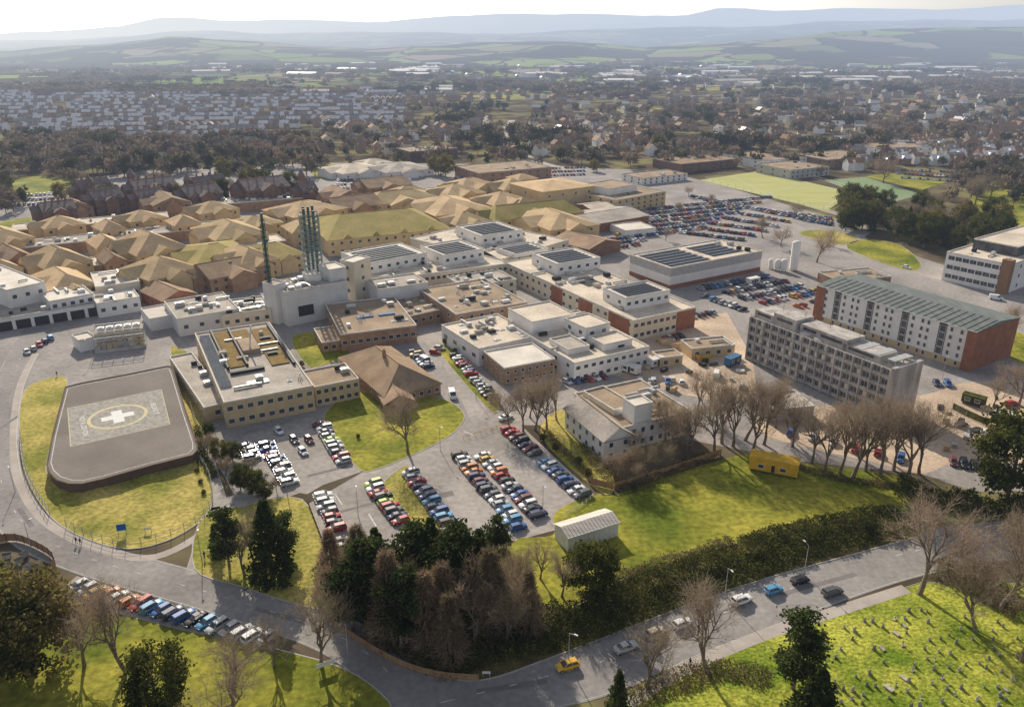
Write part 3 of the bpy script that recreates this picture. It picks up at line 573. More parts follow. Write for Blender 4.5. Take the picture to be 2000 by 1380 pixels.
def concrete():
    h=16; c,th,Ln,Wn=rect((1458,614),(1745,716),(1810,706),h)
    t=thing('concrete_block','grey concrete five storey slab block with deep window bays','building',(c.x,c.y,0),th)
    flatbox(t,Ln,Wn,0,h-1.0,'concrete','groof','concrete',par=.8)
    n=17;st=5; X=-Ln/2
    for s in range(st):
        z=1.0+s*2.95
        mb=MB(); mb.box(X-.55,X-.02,-Wn/2+.5,Wn/2-.5,z-.55,z+.15); mb.obj('balcony_slab',M['concrete'],t)
        for i in range(n):
            y=Wn/2-(i+.5)*Wn/n; g,f=winmesh(Wn/n*.72,1.55,'glass',True); o=link('window',g,t,(X-.06,y,z+1.1),-math.pi/2); link('frame',f,o)
            if random.random()<.3:
                mb=MB(); q=random.uniform(.3,.6); mb.box(X-.12,X-.1,y-Wn/n*.34,y-Wn/n*.34+q*Wn/n*.68,z+.35,z+1.8); mb.obj('blind',M['cream'],t)
    for i in range(n+1):
        y=Wn/2-i*Wn/n; y=max(-Wn/2+.25,min(Wn/2-.25,y)); mb=MB(); mb.box(X-.75,X-.03,y-.2,y+.2,0,15); mb.obj('pier',M['concrete'],t)
    mb=MB(); mb.box(-Ln/2-.9,Ln/2+.2,-Wn/2-1.2,-Wn/2-.02,0,15.9); mb.obj('end_wall',M['concrete'],t)
    for y,l,hh,xx in((Wn*.42,8,2.2,0),(Wn*.26,9,3.4,0),(Wn*.08,8,2.6,1),(-.08*Wn,11,3.0,0),(-.28*Wn,12,1.8,0)):
        mb=MB(); mb.box(-Ln*.38+xx,Ln*.3,y-l/2,y+l/2,15-.7,15+hh); b_=mb.obj('roof_block',M['concrete'],t)
        g,f=winmesh(l*.7,.9,'glass',True); o=link('window',g,b_,(-Ln*.38+xx-.02,y,15+hh*.55),-math.pi/2)
    for i in range(5):
        mb=MB(); y=-Wn*.46+i*Wn*.1
        mb.box(-Ln*.35,Ln*.35,y-1.2,y+1.2,16.6,16.9)
        for a in(-1,1):
            for b in(-1,1): mb.box(a*Ln*.3-.1,a*Ln*.3+.1,y+b-.1,y+b+.1,14.3,16.6)
        mb.obj('duct',M['steel'],t)
    clutter(t,Ln*.8,Wn*.9,14.3,36,seed=4)
    for y in(-Wn*.2,0,Wn*.18,Wn*.35):
        mb=MB(); mb.tube((0,y,17),(0,y,20.5),.06,.04,5); mb.tube((-.6,y,19.6),(.6,y,19.6),.03,.03,4); mb.obj('aerial',M['dark'],t)
    mb=MB()
    for k in range(30):
        y=-Wn/2+k*Wn/29; mb.box(-Ln/2-.05,-Ln/2+.02,y-.03,y+.03,15,16)
    mb.box(-Ln/2-.04,-Ln/2+.01,-Wn/2,Wn/2,15.95,16.02); mb.box(-Ln/2-.04,-Ln/2+.01,-Wn/2,Wn/2,15.5,15.55); mb.obj('roof_railing',M['steel'],t)
concrete()
def resid():
    h=14; c,th,Ln,Wn=rect((1632,556),(1892,641),(1943,607),h)
    t=thing('residential_block','white four storey block with brown-red brick ends and grey-green roof','building',(c.x,c.y,0),th)
    mb=MB(); mb.box(-Ln/2,Ln/2,-Wn/2,Wn/2,2.4,h-.2); mb.obj('wall',M['whitewall'],t)
    mb=MB(); mb.box(-Ln/2-.05,Ln/2+.05,-Wn/2-.02,Wn/2+.02,0,2.4); mb.obj('plinth',M['tanwall'],t)
    mb=MB(); mb.box(-Ln/2-.3,Ln/2+.3,-Wn/2-3,-Wn/2-.03,0,h-.4); mb.obj('end_wall',M['redbrick'],t)
    mb=MB(); mb.box(-Ln/2-.3,Ln/2+.3,Wn/2+.03,Wn/2+4,0,h-.4); mb.obj('end_wall',M['redbrick'],t)
    mb=MB(); a,b=Ln/2+.8,Wn/2+4.2; mb.add([(-a,-b+1,h-.19),(a,-b+1,h-.19),(a,b,h-.19),(-a,b,h-.19),(0,-b+1,h+1.1),(0,b,h+1.1)],[(1,2,5,4),(3,0,4,5),(0,1,4),(2,3,5)]); r=mb.obj('roof',M['copper'],t)
    for i in range(24):
        y=-b+2+i*(2*b-3)/24; mb=MB(); mb.add([(-a,y,h-.15),(0,y,h+1.14),(0,y+.15,h+1.14),(-a,y+.15,h-.15),(-a,y,h-.02),(0,y,h+1.27),(0,y+.15,h+1.27),(-a,y+.15,h-.02)],[(4,5,6,7),(0,1,5,4),(2,3,7,6),(3,0,4,7)]); mb.obj('roof_seam',M['copper'],r)
    mb=MB(); mb.box(-a-.12,-a,-b+1,b,h-.35,h-.15); mb.obj('gutter',M['frame'],r)
    X=-Ln/2; n=16
    for i in range(n):
        y=Wn/2-(i+.5)*Wn/n
        if i%4==1:
            for s in range(4):
                g,f=winmesh(1.9,2.2,'glass',True); o=link('window',g,t,(X-.05,y-.4,3.9+s*2.55),-math.pi/2); link('frame',f,o)
            mb=MB(); mb.box(X-.02,X+.02,y-1.7,y+1,2.6,13.4); mb.obj('cladding_strip',M['dark'],t)
        for s in range(5):
            if i%4==1 and s>0: continue
            g,f=winmesh(.9,1.3,'glass',True); o=link('window',g,t,(X-.06,y+(1.2 if i%4==0 else 0),1.5+s*2.65),-math.pi/2); link('frame',f,o)
resid()
B=bflat('white three storey office with ribbon windows at the right edge',(1853,490),(1975,516),(2090,472),13,'whitewall','proof',3,3,0,clt=8,name='office_building')
for s in range(3):
    for k in range(8):
        g,f=winmesh(B['W']*.1,1.7,'glass',True); o=link('window',g,B['o'],(-B['L']/2-.02,(-.4+.115*k)*B['W'],2.6+s*4),-math.pi/2); link('frame',f,o)
pent(B,(1905,465),(1990,482),(2090,450),17,'glass','proof')
mb=MB(); mb.box(-B['L']/2-.3,-B['L']/2+3,-B['W']/2-.4,-B['W']/2+3.5,0,14.5); mb.obj('stair_tower',M['wooduse'],B['o'])
B=bflat('grey-topped modern block with striped solar roof and red brick base',(1249,494),(1310,523),(1472,485),9.5,'whitewall','proof',1,0,0,name='diagnostic_block')
mb=MB(); a,b=B['L']/2+.1,B['W']/2+.1; mb.box(-a,a,-b,b,5.6,8.99); mb.obj('upper_cladding',M['steel'],B['o'])
mb=MB(); mb.box(-a,a,-b,b,0,1.8); mb.obj('plinth',M['redbrick'],B['o'])
solarrows(B['o'],B['L']*.42,B['W']*.84,9.1,6,-B['L']*.25,0); solarrows(B['o'],B['L']*.32,B['W']*.7,9.1,5,B['L']*.2,1); clutter(B['o'],B['L']*.1,B['W']*.9,9.1,5,cx=B['L']*.42,seed=3)
B=bflat('long pale flat-roofed wing with rooftop solar lanterns pointing to the car park',(985,510),(1237,625),(1357,598),8,'cream','proof',2,10,20,1.8,1.3,clt=24,name='hospital_wing')
pent(B,(1045,493),(1088,515),(1168,500),12.5,'whitewall','wroof',solar=6,nA=5,nB=2); pent(B,(1186,560),(1222,581),(1303,563),12.5,'whitewall','wroof',solar=6,nA=6,nB=2)
for k,(y0,y1) in enumerate(((2,14),(24,33),(44,52))):
    mb=MB(); mb.box(-B['L']/2-.12,-B['L']/2,-B['W']/2+y0,-B['W']/2+y1,0,7.3); mb.obj('brick_panel',M['redbrick'],B['o'])
mb=MB(); mb.box(B['L']/2-9,B['L']/2+.1,-B['W']/2-.13,-B['W']/2-.02,0,7.3); mb.obj('brick_panel',M['redbrick'],B['o'])
mb=MB(); mb.box(-4,4,-6,6,0,.03); mb.obj('light_well_shade_sheet',M['dark'],B['o'],(0,B['W']*.02,7.58))  # flat dark sheet paints the shade of a well; no shaft is cut
B=bflat('cream flat-roofed wing running behind the brown blocks with solar roof boxes',(693,512),(722,548),(988,512),8,'cream','proof',2,24,3,1.6,1.3,clt=24,name='hospital_wing')
pent(B,(678,490),(716,514),(826,490),12.5,'whitewall','wroof',solar=7,nA=7,nB=2); pent(B,(828,478),(866,498),(940,483),12.5,'whitewall','wroof',solar=6,nA=5,nB=2)
B=bflat('pale flat-roofed rear wing with a single solar lantern near brown gables',(832,458),(978,506),(1078,462),8,'cream','proof',2,6,0,clt=22,name='hospital_wing')
pent(B,(900,440),(940,460),(1014,446),12.5,'whitewall','wroof',solar=7,nA=5,nB=2)
pent(B,(975,482),(1005,496),(1065,482),9.5,'whitewall','wroof',solar=4)
B=bflat('pale metal clad boiler house below the tall flue stacks',(536,548),(556,570),(672,545),13.5,'metalwall','groof',1,0,0,clt=12,name='boiler_house')
flatbox(B['o'],7,10,13.1,18,'metalwall','wroof',nm='roof_block',cx=B['L']*.42,cy=0); flatbox(B['o'],5,6,13.1,16,'whitewall','wroof',nm='roof_block',cx=B['L']*.1,cy=2)
mb=MB(); mb.box(-3,3,-.1,0,3,7); mb.obj('louvre',M['dark'],B['o'],(-B['L']*.2,-B['W']/2,0))
mb=MB()
for i in range(int(B['L']/1.5)): x=-B['L']/2+.7+i*1.5; mb.box(x-.05,x+.05,-B['W']/2-.06,-B['W']/2-.001,.2,12.8)
mb.obj('cladding_ribs',M['metalwall'],B['o'])
bflat('tall pale stair tower at the right end of the boiler house',(672,505),(690,512),(714,500),19,'cream','wroof',4,1,1,name='stair_tower')
bflat('narrow grey lift tower at the left end of the boiler house',(522,548),(536,556),(548,548),15.5,'metalwall','groof',1,0,0,name='stair_tower')
bflat('pale long plant room with ribbed roof between boiler house and wing',(722,545),(738,565),(832,548),10,'metalwall','groof',1,0,0,clt=5,name='plant_room')
def stack(u,v,z0,top,r,nf,label):
    b=P(u,v,z0); t=thing('flue_stack',label,'chimney',(b.x,b.y,0),.3)
    mb=MB(); w=r; k=int((top-12)/2.2); q=.2 if nf>1 else .09
    for sx in(-1,1):
        for sy in(-1,1): mb.tube((sx*w,sy*w,12),(sx*w,sy*w,12+k*2.2),q,q,4)
    for i in range(k):
        z=12+i*2.2
        for (a,b2) in(((-w,-w),(w,-w)),((w,-w),(w,w)),((w,w),(-w,w)),((-w,w),(-w,-w))):
            mb.tube((*a,z+2.2),(*b2,z+2.2),q*.8,q*.8,3); mb.tube((*a,z),(*b2,z+2.2),q*.6,q*.6,3); mb.tube((*b2,z),(*a,z+2.2),q*.6,q*.6,3)
    mb.obj('lattice_frame',M['lattice'] if nf>1 else M['teal'],t)
    pos=[(0,0)] if nf==1 else [(-.5,-.5),(.5,-.5),(.5,.5),(-.5,.5),(0,0)]
    for x,y in pos[:nf]:
        mb=MB(); rr=.5; hh=top+random.uniform(-1,.6); mb.tube((x*w,y*w,0),(x*w,y*w,hh),rr,rr,10,True); mb.tube((x*w,y*w,hh),(x*w,y*w,hh+.5),rr*1.15,rr*1.15,10,True); mb.obj('flue',M['teal'],t,smooth=False)
stack(613,530,13,38,3.5,5,'cluster of five dark green flues in a square pale lattice')
stack(527,560,13,40,.8,1,'single slender dark flue in a narrow steel lattice')
bflat('grey ribbed-roof workshop in front of the boiler house',(335,585),(345,622),(462,598),7,'metalwall','groof',1,4,1,clt=10)
bflat('low service block with rooftop pipes left of boiler house',(425,588),(432,615),(528,600),6,'cream','groof',1,5,0,clt=14)
bflat('tall white block at the left edge above the ambulance bays',(-60,528),(12,566),(82,548),12,'whitewall','wroof',2,3,2,clt=3)
bflat('low white block with pale roof right of the tall white block',(78,570),(96,588),(182,572),8,'whitewall','wroof',2,5,1,clt=5)
B=bflat('white canopy building over dark ambulance bays',(-60,590),(-20,625),(186,600),5,'whitewall','groof',1,0,0,clt=6,name='ambulance_bay')
for i in range(6):
    mb=MB(); mb.box(-2.4,2.4,-.06,0,0,3.4); mb.obj('bay_shade_panel',M['dark'],B['o'],(-B['L']/2+4+i*6,-B['W']/2-.01,0))  # dark panel on the wall paints the shade inside each bay
bflat('small white cube kiosk beside the plant enclosure',(145,652),(153,664),(184,655),4.5,'whitewall','wroof',1,0,0,name='kiosk')
bflat('white roofed store behind the ambulance canopy',(178,532),(186,560),(272,548),8,'cream','wroof',1,4,0,clt=5)
bflat('lower white roofed store in front of its taller twin',(178,570),(188,592),(272,578),6,'whitewall','wroof',1,4,0,clt=5)
bpitch('small red-brown gabled house before the pavilion roofs',(290,565),(318,588),(375,570),5,3,'redbrick','tile3',0,1,2,1)
bflat('narrow corrugated shed between workshop and kiosk',(280,600),(292,622),(338,612),5,'metalwall','shedroof',1,0,0)
def plant():
    c=P(238,676); t=thing('plant_enclosure','cluttered grey steel framed plant building with pipes by the helipad','plant',(c.x,c.y,0),math.radians(22))
    mb=MB(); mb.box(-8,8,-4.5,4.5,0,1); mb.obj('plinth',M['concrete'],t)
    mb=MB(); mb.box(-7.4,7.4,-.5,4,1.003,5.6); mb.obj('plant_housing',M['steel'],t)
    mb=MB(); mb.box(-7.7,7.7,-.8,4.3,5.603,5.9); mb.obj('roof',M['groof'],t)
    rp=random.Random(8)
    for i in range(9):
        mb=MB(); a,b,h_=rp.uniform(.5,1.1),rp.uniform(.5,.9),rp.uniform(1,3); mb.box(-a,a,-b,b,0,h_); mb.box(-a*.7,a*.7,-b*.7,b*.7,h_+.003,h_+.25); mb.obj('pump_unit',M[rp.choice(['steel','metalwall','dark','tanwall'])],t,(-6.8+1.7*i,-2.4+rp.uniform(-.6,.6),1.003))
    mb=MB()
    for x in(-7.8,-4.7,-1.6,1.6,4.7,7.8):
        mb.box(x-.1,x+.1,-4.4,-4.2,1,7.4); mb.box(x-.1,x+.1,4.2,4.4,1,7.4)
    for z in(3,5.2,7.4):
        mb.box(-7.8,7.8,-4.38,-4.22,z-.1,z+.1); mb.box(-7.8,7.8,4.22,4.38,z-.1,z+.1)
    mb.obj('frame',M['steel'],t)
    mb=MB()
    for z in(2.2,2.8,4.2,6.4): mb.tube((-7.5,-3.8,z),(7.5,-3.8,z),.16,.16,6)
    mb.obj('pipework',M['tanwall'],t)
    for i in range(5):
        mb=MB(); mb.box(-1.1,1.1,-1,1,0,1.2); mb.tube((0,0,1.2),(0,0,1.4),.7,.7,12,True); mb.obj('cooling_unit',M['metalwall'],t,(-5.6+2.8*i,1.8,5.91))
plant()
pav=[
((62,500),(88,525),(172,505),8,6,'tile'),((84,535),(100,572),(178,550),7,4.5,'tile'),((243,470),(268,500),(352,478),8.5,7,'tile'),((263,520),(292,548),(375,520),8,6,'tile'),
((400,442),(422,470),(508,450),8,5.5,'tile'),((545,405),(575,425),(655,402),8.5,5,'tile'),((375,405),(392,418),(460,405),8,4.5,'tile'),((70,436),(88,448),(165,436),8,4.5,'tile'),((238,422),(255,434),(318,422),8,4,'tile'),
((-60,455),(-20,478),(62,462),8,5,'tile'),((360,480),(380,528),(500,505),7,5,'tile2'),
((440,492),(470,520),(528,500),8,5,'tile'),((500,480),(520,508),(576,490),7,4,'tile2'),((380,520),(410,545),(520,520),6.5,4,'tile3'),((280,388),(300,402),(372,394),8,4,'tile3'),
((620,425),(640,470),(868,440),8,6.5,'tile2'),((700,385),(715,402),(860,385),8,5,'tile'),((640,395),(660,410),(740,396),8,5,'tile3'),((820,392),(850,422),(945,402),8,5.5,'tile'),((850,370),(872,385),(935,372),9,5,'tile'),
((880,358),(900,372),(960,358),9,5,'tile'),((940,385),(965,402),(1025,388),9,5,'tile'),((965,358),(985,372),(1040,362),9,5,'tile'),((700,355),(720,368),(800,358),8,4,'tile3'),
((945,412),(968,432),(1130,410),8,5.5,'tile2'),((1040,415),(1075,450),(1135,430),8,5,'tile'),((1035,355),(1060,375),(1130,357),13,2.5,'tile'),((1000,345),(1012,352),(1042,346),10,3,'tile'),
((870,425),(890,440),(950,428),7.5,4.5,'tile'),((760,372),(775,382),(840,373),8,4,'tile'),((640,375),(655,388),(700,378),8,4,'tile3'),((455,430),(470,445),(548,432),7,3.5,'tile'),((110,400),(125,410),(180,402),7,4,'tile3'),((0,492),(15,512),(62,500),7,4,'tile3'),
((190,440),(200,452),(240,444),8,4,'tile'),((330,430),(342,442),(390,434),8,4,'tile'),((-30,520),(-15,535),(40,522),8,4,'tile'),((180,468),(190,486),(238,476),7.5,4,'tile'),((560,440),(572,456),(618,448),7.5,4,'tile'),((760,420),(772,430),(812,424),10,4.5,'tile'),((1000,395),(1010,404),(1050,398),9,4,'tile'),((195,500),(205,516),(245,508),7,3.5,'tile3')]
for i,(a,b,c,h,rh,rf) in enumerate(pav):
    nmz={'tile':'sandy brown','tile2':'mossy green-brown','tile3':'dull brown'}[rf]
    k=sorted(range(len(pav)),key=lambda j:pav[j][1][0]).index(i)
    bpitch(f'{nmz} tiled hospital pavilion, front corner {ordn(k)} from left among the pavilions',a,b,c,h,rh,'tanwall' if rf!='tile3' else 'brick',rf,1. if rf=='tile' else .5 if rf=='tile2' else 0,2,max(2,int((c[0]-b[0])/16)),max(1,int((b[0]-a[0])/14)),axis='x' if rf=='tile2' else None,name='hospital_pavilion',dorm=4 if i==15 else 0,grp='brown roofed hospital pavilions',wing=(i!=15 and i<34 and i not in(26,27)))
for i,(a,b,c,h) in enumerate([((0,440),(20,450),(330,428),6),((-60,480),(-40,492),(440,445),5.5),((150,505),(165,520),(560,470),5.5),((330,395),(345,405),(620,385),6),((600,395),(625,408),(900,372),6),((850,430),(870,445),(1040,418),6),((900,375),(920,390),(1150,370),6)]):
    bflat(f'low flat-roofed link range threading the pavilions, {ordn(i)} by distance from the left front',a,b,c,h,'brick','groof' if i%2 else 'proof',1,0,0,clt=22,name='link_range',grp='flat roofed link ranges')
bpitch('dark brick garage with brown gabled roof beside the rear car park',(1095,465),(1150,487),(1192,468),5,3,'darkbrick','tile3',0,1,0,0)
B=bflat('pale brown flat-roofed block with white upper storey beyond gables',(1138,372),(1205,390),(1285,370),9,'tanwall','froof',3,8,4,clt=9,fr=False)
pent(B,(1145,358),(1190,368),(1240,358),13,'whitewall','froof')
bpitch('pale grey curved-roof unit right of the brown gables',(1120,415),(1160,438),(1240,415),5,2.2,'redbrick','groof',0,1,0,0)
bpitch('second pale roofed unit behind the curved-roof unit',(1130,398),(1160,412),(1225,400),5,2,'redbrick','proof',0,1,0,0)
bflat('small white marquee cabin parked in the rear car park',(1213,436),(1222,450),(1266,440),4,'whitewall','wroof',1,0,0,name='cabin')
bflat('low brick substation beside the bend behind the residential block',(1600,530),(1640,548),(1740,538),4.5,'brick','froof',1,0,0,clt=4)
bflat('low grey flat-roofed store among bare trees near concrete block',(1478,768),(1500,800),(1582,785),4,'concrete','groof',1,3,1,name='store')
bflat('tan brick cycle store near the yellow skips',(1340,662),(1352,680),(1430,668),4,'tanwall','froof',1,4,0,name='store',clt=3)
bflat('small tan brick store below the yellow skips',(1280,685),(1290,698),(1330,690),3.5,'tanwall','froof',1,2,0,name='store')
for k,(u,v,r,hh) in enumerate([(1549,528,1.9,14),(1530,530,1.5,6),(1518,528,1.3,5.5),(1505,525,1.2,5)]):
    b=P(u,v); t=thing('storage_tank',['tall white gas tank beside the ring road','short white tank right beside the tall one','middle short white tank in the gas compound','leftmost short white tank in the gas compound'][k],'tank',(b.x,b.y,0))
    mb=MB(); mb.tube((0,0,.8),(0,0,hh-.8),r,r,16); mb.tube((0,0,hh-.8),(0,0,hh-.2),r,r*.6,16); mb.tube((0,0,hh-.2),(0,0,hh),r*.6,.05,16); mb.obj('tank_shell',M['whitewall'],t,smooth=True)
    for a in range(3):
        mb=MB(); mb.box(-.15,.15,-.15,.15,0,1); mb.obj('leg',M['steel'],t,(r*.7*math.cos(a*2.1),r*.7*math.sin(a*2.1),0))
def cabin(u,v,ang,l,w,h,m,label,name='site_cabin',ch=False):
    b=P(u,v); t=thing(name,label,'cabin' if 'cabin' in name else 'skip',(b.x,b.y,0),math.radians(ang))
    if 'cabin' in name:
        mb=MB(); mb.box(-l/2,l/2,-w/2,w/2,.6,h); mb.obj('wall',M[m],t)
        mb=MB(); mb.box(-l/2-.1,l/2+.1,-w/2-.1,w/2+.1,h+.003,h+.2); mb.obj('roof',M[m],t)
        for x in(-l/2+.6,l/2-.6):
            mb=MB(); mb.box(x-.2,x+.2,-w/2+.1,w/2-.1,0,.6); mb.obj('support',M['dark'],t)
        for x in(-l*.25,l*.2):
            g,f=winmesh(1.3,.9,'glass',True); o=link('window',g,t,(x,-w/2-.06,1.9)); link('frame',f,o)
        mb=MB(); mb.box(-.4,.4,-.06,0,.7,2.6); mb.obj('door',M['dark'],t,(0,-w/2,0))
        mb=MB()
        for x in np.arange(-l/2,l/2,.5): mb.box(x,x+.12,-w/2-.03,-w/2-.001,.65,h-.05)
        mb.obj('ribs',M[m],t)
    else:
        mb=MB(); a=l/2;b2=w/2
        mb.add([(-a*.65,-b2,0),(a*.65,-b2,0),(a*.65,b2,0),(-a*.65,b2,0),(-a,-b2,h),(a,-b2,h),(a,b2,h),(-a,b2,h)],[(3,2,1,0),(0,1,5,4),(1,2,6,5),(2,3,7,6),(3,0,4,7)]); mb.obj('body',M[m],t)
        mb=MB(); mb.add([(-a*.95,-b2*.9,h*.8),(a*.95,-b2*.9,h*.8),(a*.95,b2*.9,h*.8),(-a*.95,b2*.9,h*.8)],[(0,1,2,3)]); mb.obj('load',M['dirt'],t)
        mb=MB(); mb.box(-a-.05,a+.05,-b2-.08,-b2,h-.15,h+.02); mb.box(-a-.05,a+.05,b2,b2+.08,h-.15,h+.02); mb.obj('rim',M[m],t)
cabin(1510,920,-24,11.5,4,3.9,'yellow','yellow ribbed site cabin standing on the long lawn')
for k,(u,v) in enumerate([(1355,690),(1372,702),(1388,692),(1372,681),(1300,672),(1318,678)]):
    cabin(u,v,20,4.6,2.2,1.9,'yellow' if k<4 else 'dirt',f"{'yellow' if k<4 else 'brown'} waste skip in the service yard, {['front left','nearest','rightmost','rear','left','right'][k]} one",'waste_skip')
for k,(u,v,a,m,lb) in enumerate([(1280,715,35,'metalwall','grey site cabin beside the white clinic end'),(1232,728,-40,'whitewall','white site cabin at the clinic corner'),(1430,712,40,'contblue','blue site cabin left of the concrete block'),(1960,825,-40,'metalwall','grey site cabin at the right of the earth yard'),(1900,790,-45,'hedge','dark green site cabin behind the hoarding'),(1470,555,30,'whitewall','white site cabin near the gas tanks')]): cabin(u,v,a,6,2.5,2.9,m,lb)
random.seed(31); st_=[]
for i in range(46):
    if i<26: u,v=random.uniform(1215,1460),random.uniform(700,765)
    else: u,v=random.uniform(1830,2000),random.uniform(790,880)
    st_.append((u,v))
for k,(u,v) in enumerate(sorted(st_)):
    q=P(u,v); m=random.choice(['timber','dirt','steel','frame','tanwall','dark']); t=thing('material_stack',f"stack of building materials in the yards, {ordn(k)} from the left",'pallet',(q.x,q.y,0),random.uniform(0,3),'stacked building materials')
    mb=MB(); a,b=random.uniform(.6,1.6),random.uniform(.5,1); mb.box(-a,a,-b,-b+.15,0,.12);mb.box(-a,a,b-.15,b,0,.12);mb.box(-a,a,-b,b,.123,.18);mb.obj('pallet',M['timber'],t)
    mb=MB(); z=.185
    for j in range(random.randint(2,5)): hh=random.uniform(.15,.4); s=random.uniform(.8,.98); mb.box(-a*s,a*s,-b*s,b*s,z,z+hh); z+=hh+.004
    mb.obj('load',M[m],t)
vic=[((172,382),(186,391),(240,383),10,5),((250,362),(266,371),(345,361),11,5),((352,374),(368,384),(430,374),10,5),((466,362),(484,373),(560,361),11,5.5),((150,364),(160,370),(215,361),10,5),((70,404),(84,414),(150,407),8,4),((580,366),(592,374),(618,370),10,5),((262,380),(274,388),(320,380),9,4.5),((372,358),(384,364),(440,355),10,5)]
for i,(a,b,c,h,rh) in enumerate(vic):
    bpitch(f'dark brick Victorian hospital range with slate roof, {ordn(i)} range from the west end',a,b,c,h,rh,'darkbrick','slate',0,3,8,2,name='victorian_range',ch=4,dorm=3,wing=1,axis='x')
for i,(u,v) in enumerate([(182,398),(262,382),(372,394),(478,380),(592,385)]):
    b=P(u,v); t=thing('brick_tower',f'dark brick Victorian gable tower, {ordn(i)} from left','tower',(b.x,b.y,0),.4)
    mb=MB(); mb.box(-2.3,2.3,-2.3,2.3,0,14); mb.obj('wall',M['darkbrick'],t)
    mb=MB(); mb.add([(-2.6,-2.6,14),(2.6,-2.6,14),(2.6,2.6,14),(-2.6,2.6,14),(0,0,19)],[(0,1,4),(1,2,4),(2,3,4),(3,0,4),(3,2,1,0)]); mb.obj('roof',M['slate'],t)
    windows(t,4.6,4.6,14,4,2,2,.7,1.6,fr=False)
far=[((650,325),(670,340),(740,326),5,4,'proof','whitewall'),((740,322),(755,338),(830,326),5,4,'groof','whitewall'),((700,315),(715,322),(760,315),5,3,'proof','whitewall')]
for i,(a,b,c,h,rh,rf,wl) in enumerate(far): bpitch(f'pale grey hip-roofed pavilion beyond the hospital, {ordn(i)} of three',a,b,c,h,rh,wl,rf,1.,1,5,2,wing=1)
flats=[((915,322),(935,338),(1060,322),8,'brick','froof','long brown flat-roofed block beyond the pavilion roofs'),((1448,298),(1490,314),(1540,302),7,'whitewall','froof','school block with dark roof left of the playing field end'),((1512,318),(1545,332),(1585,320),7,'steel','froof','glazed grey college block nearest the playing field'),((1580,298),(1615,312),(1680,300),7,'brick','froof','brown college block right of the glazed one'),((1230,338),(1255,348),(1330,336),5,'whitewall','froof','dark flat-roofed white walled block by the north road'),((1300,308),(1330,320),(1420,306),7,'darkbrick','tile3','long dark sports hall among trees'),((780,288),(800,296),(890,288),8,'darkbrick','froof','dark town block above the car parks'),((1700,280),(1720,290),(1830,280),8,'whitewall','froof','white walled villa range far right')]
for (a,b,c,h,wl,rf,lab) in flats: bflat(lab,a,b,c,h,wl,rf,2,8,3,fr=False,clt=4,name='college_building',cop='groof')
# ---------------------------------------------------------------- houses
RC=[('terracotta',(.42,.255,.17)),('brown',(.34,.24,.17)),('grey',(.38,.355,.34)),('pale',(.88,.86,.87)),('orange',(.52,.36,.23))]  # pale paints the sun glare of the left estate's roofs into the colour
RM=[mat('house_roof_'+n,c,rough=.9 if n!='pale' else .5,scale=.3,fine=.15,spec=.1 if n!='pale' else .6) for n,c in RC]
WM=[M['brick'],M['cream'],M['whitewall']]
def housegeo(mb,L,W,h,rh,x=0,y=0,th=0,wi=0,ri=1,only=None):
    ca,sa=math.cos(th),math.sin(th); T=lambda a,b,z:(x+a*ca-b*sa,y+a*sa+b*ca,z)
    l,w=L/2,W/2
    if only in(None,'w'): mb.add([T(-l,-w,0),T(l,-w,0),T(l,w,0),T(-l,w,0),T(-l,-w,h),T(l,-w,h),T(l,w,h),T(-l,w,h),T(-l,0,h+rh-.1),T(l,0,h+rh-.1)],[(0,1,5,4),(1,2,6,9,5),(2,3,7,6),(3,0,4,8,7)],wi)
    if only in(None,'r'):
        o=.3; mb.add([T(-l-o,-w-o,h-.1),T(l+o,-w-o,h-.1),T(l+o,w+o,h-.1),T(-l-o,w+o,h-.1),T(-l-o,0,h+rh+.05),T(l+o,0,h+rh+.05)],[(0,1,5,4),(2,3,4,5)],ri)
        if only=='r' and L>9.5:
            q=-l*.4; mb.add([T(q-2,-w-2,h-.1),T(q+2,-w-2,h-.1),T(q,-w-2,h+rh*.7),T(q-2,-w+2,h-.1),T(q+2,-w+2,h-.1),T(q,0,h+rh*.7)],[(1,4,5,2),(3,0,2,5)],ri)
    if only=='w' and L>9.5:
        q=-l*.4; mb.add([T(q-1.8,-w-1.8,0),T(q+1.8,-w-1.8,0),T(q+1.8,-w,0),T(q-1.8,-w,0),T(q-1.8,-w-1.8,h),T(q+1.8,-w-1.8,h),T(q+1.8,-w,h),T(q-1.8,-w,h),T(q,-w-1.8,h+rh*.62)],[(0,1,5,8,4),(1,2,6,5),(3,0,4,7)],wi)
    if only in(None,'c'):
        q=l*.7; mb.add([T(q-.4,-.3,h+rh-.6),T(q+.4,-.3,h+rh-.6),T(q+.4,.3,h+rh-.6),T(q-.4,.3,h+rh-.6),T(q-.4,-.3,h+rh+1),T(q+.4,-.3,h+rh+1),T(q+.4,.3,h+rh+1),T(q-.4,.3,h+rh+1)],[(0,1,5,4),(1,2,6,5),(2,3,7,6),(3,0,4,7),(4,5,6,7)],wi)
houses=[]
r=random.Random(11)
v=276; k=0
while v>184:
    u0,u1=(60,520) if v>262 else (-20,790)
    b=P(u0,v); e=P(u1,v-8); d=(e-b); L=d.length; d.normalize(); s=0; ang=math.atan2(d.y,d.x); tilt=0; offy=0
    while s<L:
        if r.random()<.08: s+=r.uniform(8,20); tilt=r.choice([0,0,0,1.5708,.2,-.2]); offy=r.uniform(-3,3); continue
        q=b+d*s; W=7.2; houses.append((q.x,q.y+offy+r.uniform(-.6,.6),5.6 if tilt<1 else 7.5,W,5.2,3.2,ang+tilt+r.uniform(-.03,.03),r.choice([0,2,0,0]),r.choice([3,3,3,2,2,1]),'left estate')); s+=6.0 if tilt<1 else 8.5
    v-=max(4.4,(v-72)*.052); k+=1
